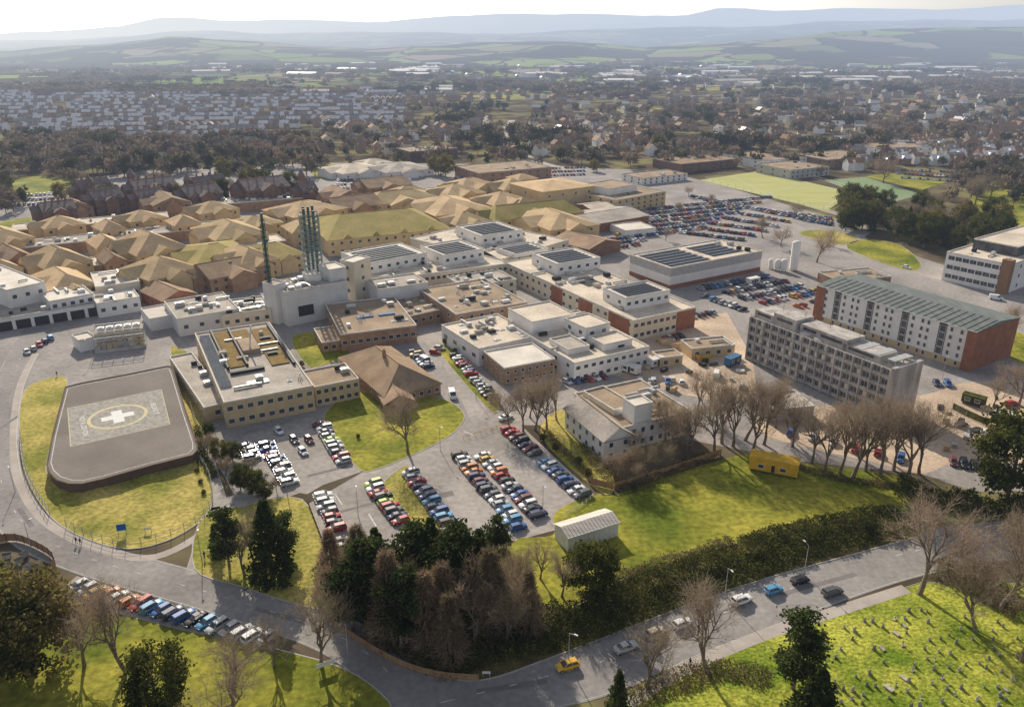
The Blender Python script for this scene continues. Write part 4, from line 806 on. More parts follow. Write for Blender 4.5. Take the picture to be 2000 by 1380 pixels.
def scatter(n,ur,vr,rc,reg,angs,big=1,excl=()):
    out=[];tries=0
    while len(out)<n and tries<n*30:
        tries+=1; u=r.uniform(*ur);v=r.uniform(*vr)
        if any(a<u<b and c<v<d for a,b,c,d in excl): continue
        q=P(u,v)
        if any((q.x-o[0])**2+(q.y-o[1])**2<150*big for o in out[-400:]): continue
        out.append((q.x,q.y,r.uniform(8,15)*big,r.uniform(7,9)*big,r.uniform(5,7),r.uniform(2.8,4),r.choice(angs)+r.uniform(-.1,.1),r.choice([0,0,0,0,1,2]),r.choice(rc),reg))
    return out
houses+=scatter(100,(620,1280),(232,305),[0,1,1,2,4],'central town',[.3,1.9,.9],excl=[(960,1040,230,300)])
houses+=scatter(180,(1040,2000),(205,290),[0,4,1,0,1,2,3],'eastern town',[.3,1.9,-.2],excl=[])
houses+=scatter(50,(100,620),(282,312),[0,1,2,1],'wooded western suburb',[.1,.4])
houses+=scatter(60,(1650,2000),(285,335),[2,3,1,0],'white villas',[.3,.1],excl=[(1690,1900,325,345)])
houses+=scatter(260,(780,2000),(160,206),[0,2,1,1,2],'far town',[.3,1.9,0])
houses+=scatter(420,(850,2000),(98,160),[2,2,0,1,3],'hillside suburb',[.3,1.9,0])
houses+=scatter(120,(100,760),(112,135),[2,2,0,1,3],'western hillside suburb',[.3,1.9,0])
houses.sort(key=lambda h:h[0]**2+h[1]**2)
ind=houses[:300]; rest=houses[300:]
HP={}
cnt={}
for h in sorted(ind,key=lambda h:h[0]/h[1]):
    x,y,L,W,hh,rh,th,wi,ri,reg=h; key=(round(L/2),wi,ri)
    if key not in HP:
        a=MB();housegeo(a,L,W,hh,rh,only='w');b=MB();housegeo(b,L,W,hh,rh,only='r');c=MB();housegeo(c,L,W,hh,rh,only='c')
        HP[key]=(a.mesh('wall',WM[wi]),b.mesh('roof',RM[ri]),c.mesh('chimney',WM[wi]))
    ck=(reg,ri); n=cnt.get(ck,0); cnt[ck]=n+1
    t=thing('house',f'{RC[ri][0]}-roofed house, {ordn(n)} from the left of that colour in the {reg}','house',(x,y,0),th,'houses in the '+reg)
    w,rf,c=HP[key]; link('wall',w,t); ro=link('roof',rf,t); link('chimney',c,ro)
mb=MB()
for (x,y,L,W,hh,rh,th,wi,ri,reg) in rest: housegeo(mb,L,W,hh,rh,x,y,th,wi,3+ri)
tag(mb.obj('distant_houses',WM+RM),'mass of small far-off town houses below the hills','houses',kind='stuff')
wh=[]
for i in range(110):
    u=r.uniform(1050,2000) if i%3 else r.uniform(380,900); v=r.uniform(116,172) if u>900 else r.uniform(118,150)
    if i<8: u=r.uniform(480,880); v=r.uniform(172,188)
    wh.append((u,v,i<8))
for i,(u,v,sm_) in enumerate(sorted(wh)):
    q=P(u,v); t=thing('warehouse',f'pale flat warehouse on the valley floor, {ordn(i)} from the left','warehouse',(q.x,q.y,0),r.uniform(-.2,.5),'valley warehouses')
    l,w,h=r.uniform(20,60),r.uniform(12,26),r.uniform(6,10)
    if sm_: l,w=l*.45,w*.4
    mb=MB(); mb.box(-l,l,-w,w,0,h); mb.obj('wall',r.choice([M['metalwall'],M['groof'],M['groof']]),t)
    mb=MB(); mb.add([(-l-.5,-w-.5,h+.01),(l+.5,-w-.5,h+.01),(l+.5,w+.5,h+.01),(-l-.5,w+.5,h+.01),(-l-.5,0,h+3),(l+.5,0,h+3)],[(0,1,5,4),(2,3,4,5),(1,2,5),(3,0,4)]); mb.obj('roof',r.choice([M['wroof'],M['whitewall'],M['groof'],M['metalwall']]),t)
# ---------------------------------------------------------------- trees
def strip(mb,a,b,w):
    d=(b-a); s=d.cross(Vector((random.uniform(-1,1),random.uniform(-1,1),random.uniform(-1,1))))
    if s.length<1e-5:return
    s.normalize(); s*=w/2; mb.add([a-s,a+s,b+s*.4,b-s*.4],[(0,1,2,3)])
def bare(seed,h=14,spread=1.,dens=1.,multi=1,tw='twig',w=.07):
    random.seed(seed); T=MB();C=MB()
    ratio=[.30,.30,.21,.14,.10]; nch=[5,5,4,4]
    def grow(p,d,lev,L,rad):
        ns=3 if lev<3 else 2; pts=[p]; q=p; dd=d
        for i in range(ns):
            wob=.12 if lev==0 else .25
            dd=(dd+Vector((random.gauss(0,wob),random.gauss(0,wob),random.gauss(.06,wob*.6)))).normalized()
            q2=q+dd*L/ns; ra=rad*(1-.22*i);rb=rad*(1-.22*(i+1))
            if lev<3: T.tube(q,q2,ra,rb,6 if lev==0 else 4)
            else: strip(C,q,q2,w*1.3 if lev==3 else w*.8)
            q=q2; pts.append(q)
        if lev>=4:
            for k in range(int(3*dens)):
                b=pts[random.randint(0,len(pts)-1)]; e=b+(dd+Vector((random.gauss(0,.7),random.gauss(0,.7),random.gauss(.1,.6)))).normalized()*L*.75; strip(C,b,e,w*.7)
            return
        n=int(nch[lev]*(dens if lev>1 else 1)+.5)
        for k in range(n):
            f=random.uniform(.35,1) if lev>0 else random.uniform(.55,1); j=min(int(f*ns),ns-1); b=pts[j].lerp(pts[j+1],f*ns-j)
            az=2*math.pi*(k/n)+random.uniform(-.5,.5)+lev; x=dd.cross(Vector((0.3,.2,1))); x.normalize(); y=dd.cross(x)
            s=random.uniform(.55,.95)*spread; nd=(dd+(x*math.cos(az)+y*math.sin(az))*s).normalized(); nd.z+=.12; nd.normalize()
            grow(b,nd,lev+1,h*ratio[lev+1]*random.uniform(.8,1.15),rad*.5)
        if lev>0: grow(pts[-1],dd,lev+1,h*ratio[lev+1],rad*.5)
    for m_ in range(multi):
        d=Vector((random.gauss(0,.12*multi),random.gauss(0,.12*multi),1)).normalized(); grow(Vector((random.uniform(-.4,.4)*(multi-1),random.uniform(-.4,.4)*(multi-1),-.1)),d,0,h*ratio[0],h*.028/multi**.4)
    zm=max(v[2] for v in C.v); s=h/zm
    for Q in(T,C): Q.v=[(a*s,b*s,c*s) for a,b,c in Q.v]
    return T.mesh('trunk',M['bark']),C.mesh('crown',M[tw]),h
def leafq(C,R,c,s,flat=0):
    n=R.normal(size=3); n[2]+=flat; n/=np.linalg.norm(n)+1e-9; a=np.cross(n,R.normal(size=3)); a/=np.linalg.norm(a)+1e-9; b=np.cross(n,a)
    k=s*R.uniform(.6,1.3); a=a*k; b=b*k*.7
    C.add([c-a-b*.3,c+b,c+a-b*.2,c-b],[(0,1,2,3)])
def leafy(seed,shape,h=12,m='leaf',n=4500,ls=.3):
    R=np.random.default_rng(seed); T=MB();C=MB()
    T.tube((0,0,-.1),(.1,.1,h*.5),h*.025,h*.015,7); T.tube((.1,.1,h*.5),(0,0,h*.85),h*.015,h*.004,5)
    for i in range(9):
        a=R.uniform(0,6.28); z=h*R.uniform(.2,.7); rr=h*.25*(1 if shape in('round','pine') else .6); T.tube((0,0,z),(rr*math.cos(a),rr*math.sin(a),z+h*.08),h*.008,h*.003,4)
    if shape=='round':
        K=85; cs=[]
        for i in range(K):
            d=R.normal(size=3); d/=np.linalg.norm(d); rr=R.uniform(.35,1)**.5*(1+.18*math.sin(3*d[0]+seed)+.12*math.sin(5*d[1]+2*seed)); cs.append(np.array([d[0]*.40*h*rr,d[1]*.40*h*rr,h*.54+d[2]*.42*h*rr]))
        for i in range(n):
            c=cs[R.integers(K)]+R.normal(size=3)*np.array([.055,.055,.04])*h; c[2]=max(c[2],.15); leafq(C,R,c,ls,.5)
    elif shape in('cone','larch'):
        pb=R.uniform(.6,1.25,size=(17,9))
        for i in range(n):
            lv=R.uniform(0,1)**1.25; k=int(lv*16); z=(k+R.uniform(-.3,.3))/16; j=int(R.uniform(0,9)); a=j*.7+k*1.3+R.normal()*.15; rm=(1-max(0,min(z,1)))**.75*.25*h*pb[k,j]; q=R.uniform(.1,1)**.6*rm
            c=np.array([q*math.cos(a),q*math.sin(a),h*(.06+.94*z)-q*.25])
            if shape=='cone': leafq(C,R,c,ls*(.75),.8)
            else:
                A=Vector(c); st2=Vector((math.cos(a)*R.uniform(.2,.9),math.sin(a)*R.uniform(.2,.9),R.uniform(-.5,.6))); s=Vector(R.normal(size=3)).cross(st2).normalized()*.045; C.add([A-s,A+s,A+st2+s*.4,A+st2-s*.4],[(0,1,2,3)])
    elif shape=='pine':
        K=38; cs=[]
        for i in range(K):
            z=R.uniform(.25,1); rm=.27*h*math.sin(math.pi*min(1,(1.08-z)/.85))**.7; a=R.uniform(0,6.28); q=R.uniform(.2,1)*rm; cs.append(np.array([q*math.cos(a),q*math.sin(a),h*z*.97]))
            T.tube((0,0,h*z*.85),cs[-1],h*.006,h*.002,3)
        for i in range(n):
            c=cs[R.integers(K)]+R.normal(size=3)*np.array([.05,.05,.025])*h; leafq(C,R,c,ls*.9,.8)
    return T.mesh('trunk',M['bark']),C.mesh('crown',M[m]),h
PT={'bare':[bare(1,14,1.,1.,w=.055),bare(2,14,.85,1.,w=.055),bare(3,14,1.1,1.,w=.055),bare(4,14,.75,1.,w=.055)],
'slim':[bare(11,14,.5,.85,w=.055),bare(12,14,.55,.85,w=.055),bare(13,14,.45,.85,w=.055)],
'brown':[bare(21,12,.7,1.1,1,'twig2',.055),bare(22,12,.65,1.1,1,'twig2',.055),bare(23,12,.7,1.,2,'twig2',.05)],
'larch':[leafy(61,'larch',m='larch',n=7000),leafy(62,'larch',m='larch',n=6500)],
'ever':[leafy(31,'round',n=7500,ls=.26),leafy(32,'round',n=7500,ls=.26),leafy(33,'round',m='leaf3',n=7500,ls=.25)],
'cone':[leafy(41,'cone',m='leaf2',n=7000,ls=.25),leafy(42,'cone',m='leaf2',n=7000,ls=.25),leafy(43,'cone',m='leaf2',n=6000,ls=.25)],
'pine':[leafy(51,'pine',m='leaf2',n=6500,ls=.25),leafy(52,'pine',m='leaf2',n=6500,ls=.25),leafy(53,'pine',m='leaf2',n=6500,ls=.25)]}
random.seed(5)
def tree(kind,u,v,h,label,group=None,var=None,z=0,wide=1):
    q=P(u,v); T,C,h0=PT[kind][random.randrange(len(PT[kind])) if var is None else var]
    t=thing({'bare':'bare_tree','slim':'bare_tree','brown':'bare_tree','larch':'larch_tree','ever':'evergreen_tree','cone':'conifer_tree','pine':'pine_tree'}[kind],label,'tree',(q.x,q.y,z),random.uniform(0,6.28),group)
    s=h/h0; t.scale=(s*wide,s*wide,s); link('trunk',T,t); link('crown',C,t); return t
tree('bare',248,1312,20,'tall bare tree beside the bottom left car row',var=1,wide=.8)
tree('bare',628,1300,17,'tall slender bare tree on the verge left of the dark road',var=3,wide=.85)
tree('bare',455,1400,14,'wide bare tree cut by the bottom edge on roadside lawn',var=2,wide=1.2)
tree('slim',535,1300,11,'thin young bare tree in the roadside lawn')
tree('bare',1385,1318,19,'broad bare tree on the cemetery side of the road',var=1,wide=.9)
tree('slim',1265,1345,16,'bare tree behind the silver car on the lower road',var=1)
tree('bare',1795,1160,23,'large spreading bare tree at the bend of the lower road',var=0,wide=.9)
for i,(u,v,h) in enumerate([(1905,1235,20),(1950,1190,21),(1985,1150,19),(1995,1290,22),(2040,1200,20)]): tree('bare',u,v,h,f'bare tree in the right edge thicket, {ordn(i)} counted from the left',group='right edge thicket trees',wide=.85)
tree('ever',70,1300,18,'huge rounded evergreen filling the bottom left corner',var=2,wide=1.15)
tree('ever',-30,1240,16,'rounded evergreen cut by the left edge',var=1)
tree('ever',-10,1330,17,'dark evergreen at the very corner beneath the huge rounded one',var=0,wide=1.2)
tree('bare',165,1300,15,'brown bare tree against the corner evergreen',var=3,wide=.9)
tree('ever',312,1400,13,'round dark evergreen standing on the roadside lawn',var=1)
tree('pine',1548,1345,15,'grey-green pine on the cemetery corner',var=0,wide=1.1)
tree('cone',1585,1415,12,'pointed yellow-green yew at the bottom edge',var=0,wide=1.6)
tree('cone',1205,1400,10,'dark pointed conifer at the bottom edge beside the road',var=1)
tree('ever',1965,980,23,'huge dark evergreen cut by the right edge above the lower road',var=0,wide=1)
tree('ever',2050,940,17,'second dark evergreen beyond the right edge',var=1)
tree('pine',448,1105,13,'dark pine at the road junction triangle',var=0); tree('cone',532,1120,18,'tall dark conifer beside the car park entrance lawn',var=1,wide=1.25)
tree('slim',500,1105,14,'bare tree between the pine and the tall conifer'); tree('slim',478,1125,12,'thin bare tree nearest the junction pine'); tree('cone',425,1085,8,'small conifer left of the junction pine'); tree('pine',560,1090,11,'pine behind the tall conifer')
tree('ever',1160,1160,12.5,'rounded dark pine in front of the white shed',var=0)
tree('bare',797,885,19,'lone bare tree on the curved lawn',var=3,wide=.85)
clump=[('larch',652,1150,14,1),('brown',678,1180,15,.9),('larch',706,1160,16,1),('pine',722,1218,18,1),('larch',765,1243,19,1),('cone',742,1172,17,1.1),('brown',798,1210,17,.85),('pine',812,1172,17,1),('cone',846,1160,18,1.15),('larch',868,1250,17,1),('pine',892,1195,19,1),('brown',925,1262,19,.85),('larch',958,1240,19,1),('brown',880,1125,12,.8),('cone',938,1175,17,1.2),('larch',835,1268,17,1),('brown',988,1255,18,.85),('pine',785,1270,17,.9),('brown',1018,1180,15,.8),('slim',1097,1165,12,.9),('slim',1055,1130,10,.9),('pine',690,1230,15,1),('pine',965,1120,13,.9),('brown',1000,1205,15,.85),('larch',880,1295,15,1),('ever',772,1200,13,.9),('ever',920,1225,13,.9),('ever',850,1215,14,.9),('ever',700,1185,10,.9),('larch',1030,1235,14,1)]
for i,(k,u,v,h,wd_) in enumerate(sorted(clump,key=lambda c:c[1])): tree(k,u,v,h,f"{'brown leafless' if k in('brown','slim','larch') else 'dark green coniferous'} tree, {ordn(i)} from left in the clump below the car park",'clump below the car park',wide=wd_)
for i,(u,v,h) in enumerate(sorted([(995,838,15),(1022,842,17),(1045,840,17),(1068,838,16),(1088,822,16),(1035,815,14)])): tree('slim' if i%2 else 'bare',u,v,h,f'bare tree, {ordn(i)} from left of the group above the car park corner','bare trees above the car park corner',wide=.8)
for i,(u,v,h) in enumerate(sorted([(1362,800,14),(1385,820,16),(1410,866,21),(1432,872,22),(1455,860,21),(1492,868,21),(1515,835,16),(1548,872,17),(1470,880,20),(1395,880,18),(1350,880,15)])): tree('slim' if i%3 else 'bare',u,v,h,f'bare tree, {ordn(i)} from left in the row before the concrete block','bare trees before the concrete block',wide=.85)
for i,(u,v,h) in enumerate(sorted([(1585,905,17),(1612,918,19),(1640,925,20),(1665,932,23),(1690,920,20),(1720,930,23),(1745,918,20),(1770,938,24),(1795,925,20),(1655,880,16),(1710,885,17)])): tree('bare' if i%3==0 else 'slim',u,v,h,f'bare tree, {ordn(i)} from left in the belt above the long lawn','bare trees above the long lawn',wide=.85)
for i,(u,v,h) in enumerate(sorted([(1200,935,9),(1222,945,9),(1250,930,10),(1285,915,9),(1310,885,13),(1240,890,8),(1340,880,11),(1300,860,14)])): tree('brown' if i%2 else 'bare',u,v,h,f'bare scrubby tree around the white gabled hall, {ordn(i)} from left','scrub trees around the white hall',wide=.9)
sg=sorted([(1490,465,13,'bare'),(1525,482,12,'bare'),(1595,512,17,'bare'),(1725,358,20,'bare'),(1555,425,10,'bare'),(1905,400,20,'bare'),(1935,385,18,'bare'),(1975,665,14,'bare'),(1990,790,16,'bare'),(1940,795,11,'slim'),(1330,420,9,'bare'),(1620,480,10,'slim'),(870,345,17,'ever'),(490,380,19,'ever'),(515,382,18,'ever'),(850,340,15,'ever'),(1095,312,12,'ever'),(1345,385,8,'bare'),(1385,400,8,'bare'),(770,640,5,'slim'),(1285,300,17,'ever'),(1315,305,15,'cone'),(230,398,13,'ever'),(330,390,14,'brown'),(430,392,15,'ever'),(150,402,13,'brown'),(570,378,15,'ever'),(395,390,14,'bare'),(1300,470,8,'bare'),(980,330,10,'bare'),(1160,335,10,'ever'),(205,400,12,'ever'),(285,395,14,'ever'),(350,396,12,'ever'),(455,388,14,'brown'),(540,382,13,'brown'),(120,392,12,'ever'),(310,372,15,'brown'),(250,345,15,'ever'),(440,350,16,'ever'),(1655,330,13,'ever'),(1700,335,12,'brown'),(1600,345,11,'brown'),(1440,330,12,'brown')])
for i,(u,v,h,k) in enumerate(sg):
    tree(k,u,v,h,f"{'bare' if k in('bare','slim','brown') else 'dark evergreen'} tree standing alone, {ordn(i)} from left among the lone parkland trees",'lone parkland trees')
wd=[]
for i in range(50):
    u=1650+310*random.random(); v=max(395,min(490,400+ (u-1650)*.12+random.uniform(0,66))); wd.append((u,v))
for i,(u,v) in enumerate(sorted(wd)): tree(random.choice(['ever','ever','brown','cone','bare','ever']),u,v,random.uniform(12,17),f'tree in the wood behind the white office, {ordn(i)} from left','wood behind the white office',wide=1.)
for i,(u,v,h) in enumerate(sorted([(405,880,7),(430,900,8),(440,930,8),(470,955,8),(500,960,8),(520,975,6),(455,900,7),(490,930,7),(540,960,5),(410,850,5)])): tree('ever' if i%3 else 'brown',u,v,h*.8,f'dark shrubby tree beside the left car park, {ordn(i)} from left','shrubs beside the left car park')
for i,(u,v,h) in enumerate(sorted([(385,925,1.6),(392,945,1.4),(398,965,1.3),(372,905,1.5),(1060,860,2),(1085,880,2.2),(700,855,1.3),(960,785,2),(952,772,2.2),(870,672,2.5),(888,690,2),(590,715,2),(1130,905,2.2),(1148,930,2.4)])): tree('ever',u,v,h,f'small rounded garden shrub, {ordn(i)} from left among the lawn shrubs','small lawn shrubs')
def fartree(seed,N=70,rd=.36):
    R=np.random.default_rng(seed); vs=[];fs=[]
    cs=[R.normal(size=3)*np.array([rd*.45,rd*.45,.16])+np.array([0,0,.58]) for _ in range(9)]
    for i in range(N):
        c=cs[R.integers(9)]+R.normal(size=3)*np.array([.10,.10,.09]); c[2]=max(.05,c[2])
        a=R.normal(size=3)*.075;b=R.normal(size=3)*.075; n=len(vs); vs+=[c-a,c+a*.6+b,c-b]; fs.append((n,n+1,n+2))
    return np.array(vs),fs
FT=[fartree(100+i,130) for i in range(4)]+[fartree(110+i,130,.26) for i in range(2)]
FM=[mat('far_brown_trees',(.20,.15,.105),(.29,.215,.145),scale=.05,trans=.25),mat('far_dark_trees',(.055,.06,.028),(.11,.105,.05),scale=.05,trans=.25),mat('far_grey_brown_trees',(.16,.13,.105),(.23,.185,.14),scale=.05,trans=.25)]
ft=[]
def fscat(n,ur,vr,hr,excl=(),mi=None):
    c=0
    while c<n:
        u=random.uniform(*ur);v=random.uniform(*vr)
        if any(a<u<b and e<v<d for a,b,e,d in excl): c+=.2; continue
        q=P(u,v); ft.append((q.x,q.y,random.uniform(*hr),mi)); c+=1
def belts(nb,ur,vr,per,hr,mis=(0,1,2,0)):
    for _ in range(nb):
        u=random.uniform(*ur);v=random.uniform(*vr);s=(v-72)/80; L=random.uniform(60,260); sl=random.uniform(-.03,.03); mi=random.choice(mis); th=random.uniform(.5,2.2)*s
        for i in range(per):
            f=random.random(); q=P(u+f*L,max(98,v+f*L*sl+random.gauss(0,th*.5))); ft.append((q.x,q.y,random.uniform(*hr),mi if random.random()<.8 else None))
ex=[(985,1040,225,300),(1365,1860,330,415),(0,80,262,295),(20,140,345,380)]
fscat(150,(-20,640),(285,345),(9,17),ex); fscat(60,(0,150),(300,420),(8,13),ex+[(60,150,385,420)]); fscat(150,(600,1400),(255,325),(7,13),ex); fscat(200,(1200,2050),(205,335),(8,14),ex); fscat(60,(1850,2050),(330,400),(8,14),ex)
fscat(170,(-20,800),(188,278),(4,8)); fscat(260,(700,2050),(205,255),(7,12),ex)
belts(14,(780,1950),(205,300),16,(9,15),(0,1,1)); belts(44,(-80,2000),(148,188),28,(9,15)); belts(85,(-100,2000),(100,150),26,(9,16)); belts(10,(-50,600),(172,186),34,(10,15),(1,0)); belts(9,(-50,560),(276,290),20,(9,14),(1,0)); fscat(450,(-50,2050),(104,200),(7,13),[(-50,780,188,205)])
ft.sort(key=lambda t:t[0]**2+t[1]**2)
FMs={}
near=ft[:230]
for k,(x,y,h,_) in enumerate(sorted(near,key=lambda t:t[0]/t[1])):
    i=random.randrange(6);m=random.choice([0,1,1,2])
    if (i,m) not in FMs:
        me=bpy.data.meshes.new('crown'); me.from_pydata(FT[i][0].tolist(),[],FT[i][1]); me.materials.append(FM[m]); tm=MB(); tm.tube((0,0,0),(0,0,.6),.03,.015,5); FMs[(i,m)]=(me,tm.mesh('trunk',M['bark']))
    t=thing('town_tree',f"{'dark evergreen' if m==1 else 'brown leafless'} tree beyond the hospital, {ordn(k)} from the left",'tree',(x,y,0),random.uniform(0,6),'trees beyond the hospital',1)
    t.scale=(h*1.1,h*1.1,h); link('crown',FMs[(i,m)][0],t); link('trunk',FMs[(i,m)][1],t)
V=[];Fc=[];Mi=[];n=0
for (x,y,h,mi) in ft[230:]:
    vs,fs=FT[random.randrange(6)]; step=1 if y<1400 else 3
    a=random.uniform(0,6.28);ca,sa=math.cos(a),math.sin(a); g=1.25 if step==1 else 1.9
    keep=fs[::step]; idx=np.array(keep).ravel(); p=vs[idx]; c=p.reshape(-1,3,3).mean(1,keepdims=True); p=((p.reshape(-1,3,3)-c)*(1 if step==1 else 1.7)+c).reshape(-1,3)
    w=np.stack([x+(p[:,0]*ca-p[:,1]*sa)*h*g,y+(p[:,0]*sa+p[:,1]*ca)*h*g,p[:,2]*h],1); V.append(w); k=len(keep); Fc.append(np.arange(n,n+3*k).reshape(-1,3)); n+=3*k; Mi+= [random.choice([0,0,2,1]) if mi is None else mi]*k
V=np.concatenate(V);Fc=np.concatenate(Fc); me=bpy.data.meshes.new('distant_woodland'); me.from_pydata(V.tolist(),[],Fc.tolist())
for m in FM: me.materials.append(m)
me.polygons.foreach_set('material_index',Mi); tag(link('distant_woodland',me),'far-off brown winter woodland filling the valley','woodland',kind='stuff')
def hedge(pts,w,h,n,m,label,name='hedge',cat='hedge',kind=None,seed=1,ls=.3):
    R=np.random.default_rng(seed); q=wpts(pts,6); mb=MB(); d=[0]
    for a,b in zip(q,q[1:]): d.append(d[-1]+math.dist(a,b))
    o=P(*pts[0])
    for i in range(n):
        s=R.uniform(0,d[-1]); j=min(int(np.searchsorted(d,s))-1,len(q)-2); j=max(j,0); t=(s-d[j])/(d[j+1]-d[j]+1e-6); a=np.array(q[j]);b=np.array(q[j+1]); c=a+(b-a)*t; nn=(b-a)/(np.linalg.norm(b-a)+1e-6)
        off=R.uniform(-1,1); hh=h*(.8+.3*math.sin(s*.5+seed)+.2*math.sin(s*1.7))*math.sqrt(max(0,1-off*off*.7)); z=hh*R.uniform(.0,1)**.5
        leafq(mb,R,np.array([c[0]-nn[1]*off*w/2-o.x+R.normal()*.35,c[1]+nn[0]*off*w/2-o.y+R.normal()*.35,max(z,.1)]),ls,.3)
    ob=mb.obj(name,M[m] if isinstance(m,str) else m,loc=(o.x,o.y,0)); tag(ob,label,cat,kind=kind); return ob
hedge([(860,1300),(1000,1262),(1110,1240),(1250,1188),(1430,1122),(1600,1065),(1750,1035)],7,2.3,16000,'hedge','long dark overgrown hedge bank above the lower road',ls=.24)
hedge([(900,1270),(1020,1225),(1120,1205),(1240,1155),(1430,1090),(1600,1045),(1750,1015)],6,3.6,15000,'hedge','taller dark green upper hedge along the bank above the lower road',ls=.22,seed=12)
hedge([(1130,1175),(1230,1125),(1330,1095),(1430,1062)],3,2.2,5000,'hedgeb','brown leafless hedge along the lower edge of the long lawn',seed=3,ls=.18)
hedge([(1450,1060),(1560,1030),(1660,1010),(1750,995)],3,1.8,4500,'hedge','green clipped hedge at the lower right of the long lawn',seed=4,ls=.22)
hedge([(1140,870),(1190,930),(1230,955),(1300,925),(1390,890)],4.5,1.6,6000,'hedgeb','brown scrub bank around the white gabled hall',seed=5,ls=.18)
hedge([(1060,845),(1110,890),(1160,945)],2,1.3,1800,'hedgeb','thin brown hedge along the car park edge',seed=6,ls=.18)
hedge([(1750,960),(1850,985),(1960,1000),(2050,1000)],7,4,6500,'hedge','dark shrubbery below the huge right evergreen',seed=7)
hedge([(385,840),(400,900),(420,935)],2,1.5,1800,'hedge','dark shrubs along the helipad footpath',seed=8,ls=.22)
hedge([(630,1110),(720,1200),(800,1270),(870,1300)],5,2.2,6500,'hedge','dark undergrowth beneath the tree clump',seed=9,ls=.2)
hedge([(1830,1110),(1920,1150),(2000,1200)],8,2.5,6000,'hedgeb','brown brambles below the right edge thicket',seed=10,ls=.2)
hedge([(1500,890),(1600,925),(1700,945),(1790,955)],3,.9,4000,'hedgeb','low brown undergrowth beneath the bare tree belt',seed=14,ls=.18)
hedge([(1230,1372),(1340,1325),(1430,1310),(1500,1330)],5,1.2,4000,'hedgeb','low brambles at the cemetery pavement edge',seed=15,ls=.18)
# ---------------------------------------------------------------- cars
SP_={'hatchback':dict(L=4.0,W=1.76,H=1.47,st=[(-1,.78,.5,.86),(-.96,.92,.3,.97),(-.7,1,.22,.98),(0,1,.2,.95),(.42,.99,.22,.93),(.75,.96,.22,.85),(.94,.86,.28,.72),(1,.7,.38,.6)],cab=(-.93,.52,-.78,.12)),
'saloon':dict(L=4.6,W=1.82,H=1.43,st=[(-1,.78,.45,.82),(-.96,.92,.3,.95),(-.6,1,.22,.97),(0,1,.2,.93),(.42,.99,.22,.9),(.75,.96,.22,.83),(.94,.86,.28,.7),(1,.7,.38,.58)],cab=(-.72,.46,-.42,.12)),
'estate car':dict(L=4.5,W=1.82,H=1.62,st=[(-1,.82,.5,.95),(-.97,.95,.35,1.05),(-.6,1,.28,1.05),(0,1,.26,1.02),(.42,.99,.28,1.0),(.75,.97,.28,.94),(.95,.88,.32,.82),(1,.74,.42,.66)],cab=(-.95,.5,-.84,.18)),
'van':dict(L=5.2,W=1.95,H=2.1,st=[(-1,.94,.4,1.15),(-.98,.99,.3,1.2),(-.6,1,.28,1.2),(0,1,.26,1.2),(.42,.99,.28,1.18),(.75,.97,.28,1.05),(.95,.9,.32,.9),(1,.78,.42,.7)],cab=(-.985,.62,-.97,.35))}
def carparts(typ):
    s=SP_[typ];hl=s['L']/2;hw=s['W']/2; body=MB();vs=[]
    for (x,w,zb,zt) in s['st']:
        X=x*hl;W=w*hw; zm=zb+(zt-zb)*.55
        vs+=[(X,-W*.93,zb),(X,-W,zm),(X,-W*.96,zt-.06),(X,-W*.82,zt),(X,W*.82,zt),(X,W*.96,zt-.06),(X,W,zm),(X,W*.93,zb)]
    k=8;ns=len(s['st']); body.add(vs,[(i*k+j,(i+1)*k+j,(i+1)*k+(j+1)%k,i*k+(j+1)%k) for i in range(ns-1) for j in range(k)]+[tuple(range(k)),tuple(range((ns-1)*k,ns*k))[::-1]])
    r0,f0,r1,f1=[q*hl for q in s['cab']]; zb=s['st'][3][3]-.02; zt=s['H']-.05; a,b=hw*.86,hw*.68
    if typ=='van': b=hw*.86
    g=MB(); B=[(r0,-a,zb),(f0,-a,zb-.03),(f0,a,zb-.03),(r0,a,zb)];T=[(r1,-b,zt),(f1,-b,zt),(f1,b,zt),(r1,b,zt)]
    g.add(B+T,[(0,1,5,4),(1,2,6,5),(2,3,7,6),(3,0,4,7),(4,5,6,7)])
    rf=MB(); m_=(r1+f1)/2
    rf.add([(r1-.05,-b-.02,zt),(f1+.03,-b-.02,zt),(f1+.03,b+.02,zt),(r1-.05,b+.02,zt),(r1+.08,-b*.82,zt+.055),(f1-.12,-b*.82,zt+.055),(f1-.12,b*.82,zt+.055),(r1+.08,b*.82,zt+.055)],[(0,1,5,4),(1,2,6,5),(2,3,7,6),(3,0,4,7),(4,5,6,7)])
    for y in(-1,1):
        for xb,xt in((r0,r1),(f0,f1),((r0+f0)/2-.1,m_)): rf.tube((xb,y*(a+.005),zb),(xt,y*(b+.005),zt),.05,.04,4)
    if typ=='van':
        rf.box(r0-.01,hl*.15,-a-.02,a+.02,zb,zt+.003)
    tyre=MB();tyre.tube((0,-.1,0),(0,.1,0),.33,.33,14,True); rim=MB();rim.tube((0,-.112,0),(0,.112,0),.2,.2,10,True)
    hlm=MB();hlm.box(-.09,.07,-.17,.17,-.07,.07);tl=MB();tl.box(-.05,.07,-.13,.13,-.11,.11); mi=MB();mi.box(-.08,.08,-.09,.09,-.06,.06)
    return body,g,rf,tyre,rim,hlm,tl,mi,s
CP_={}
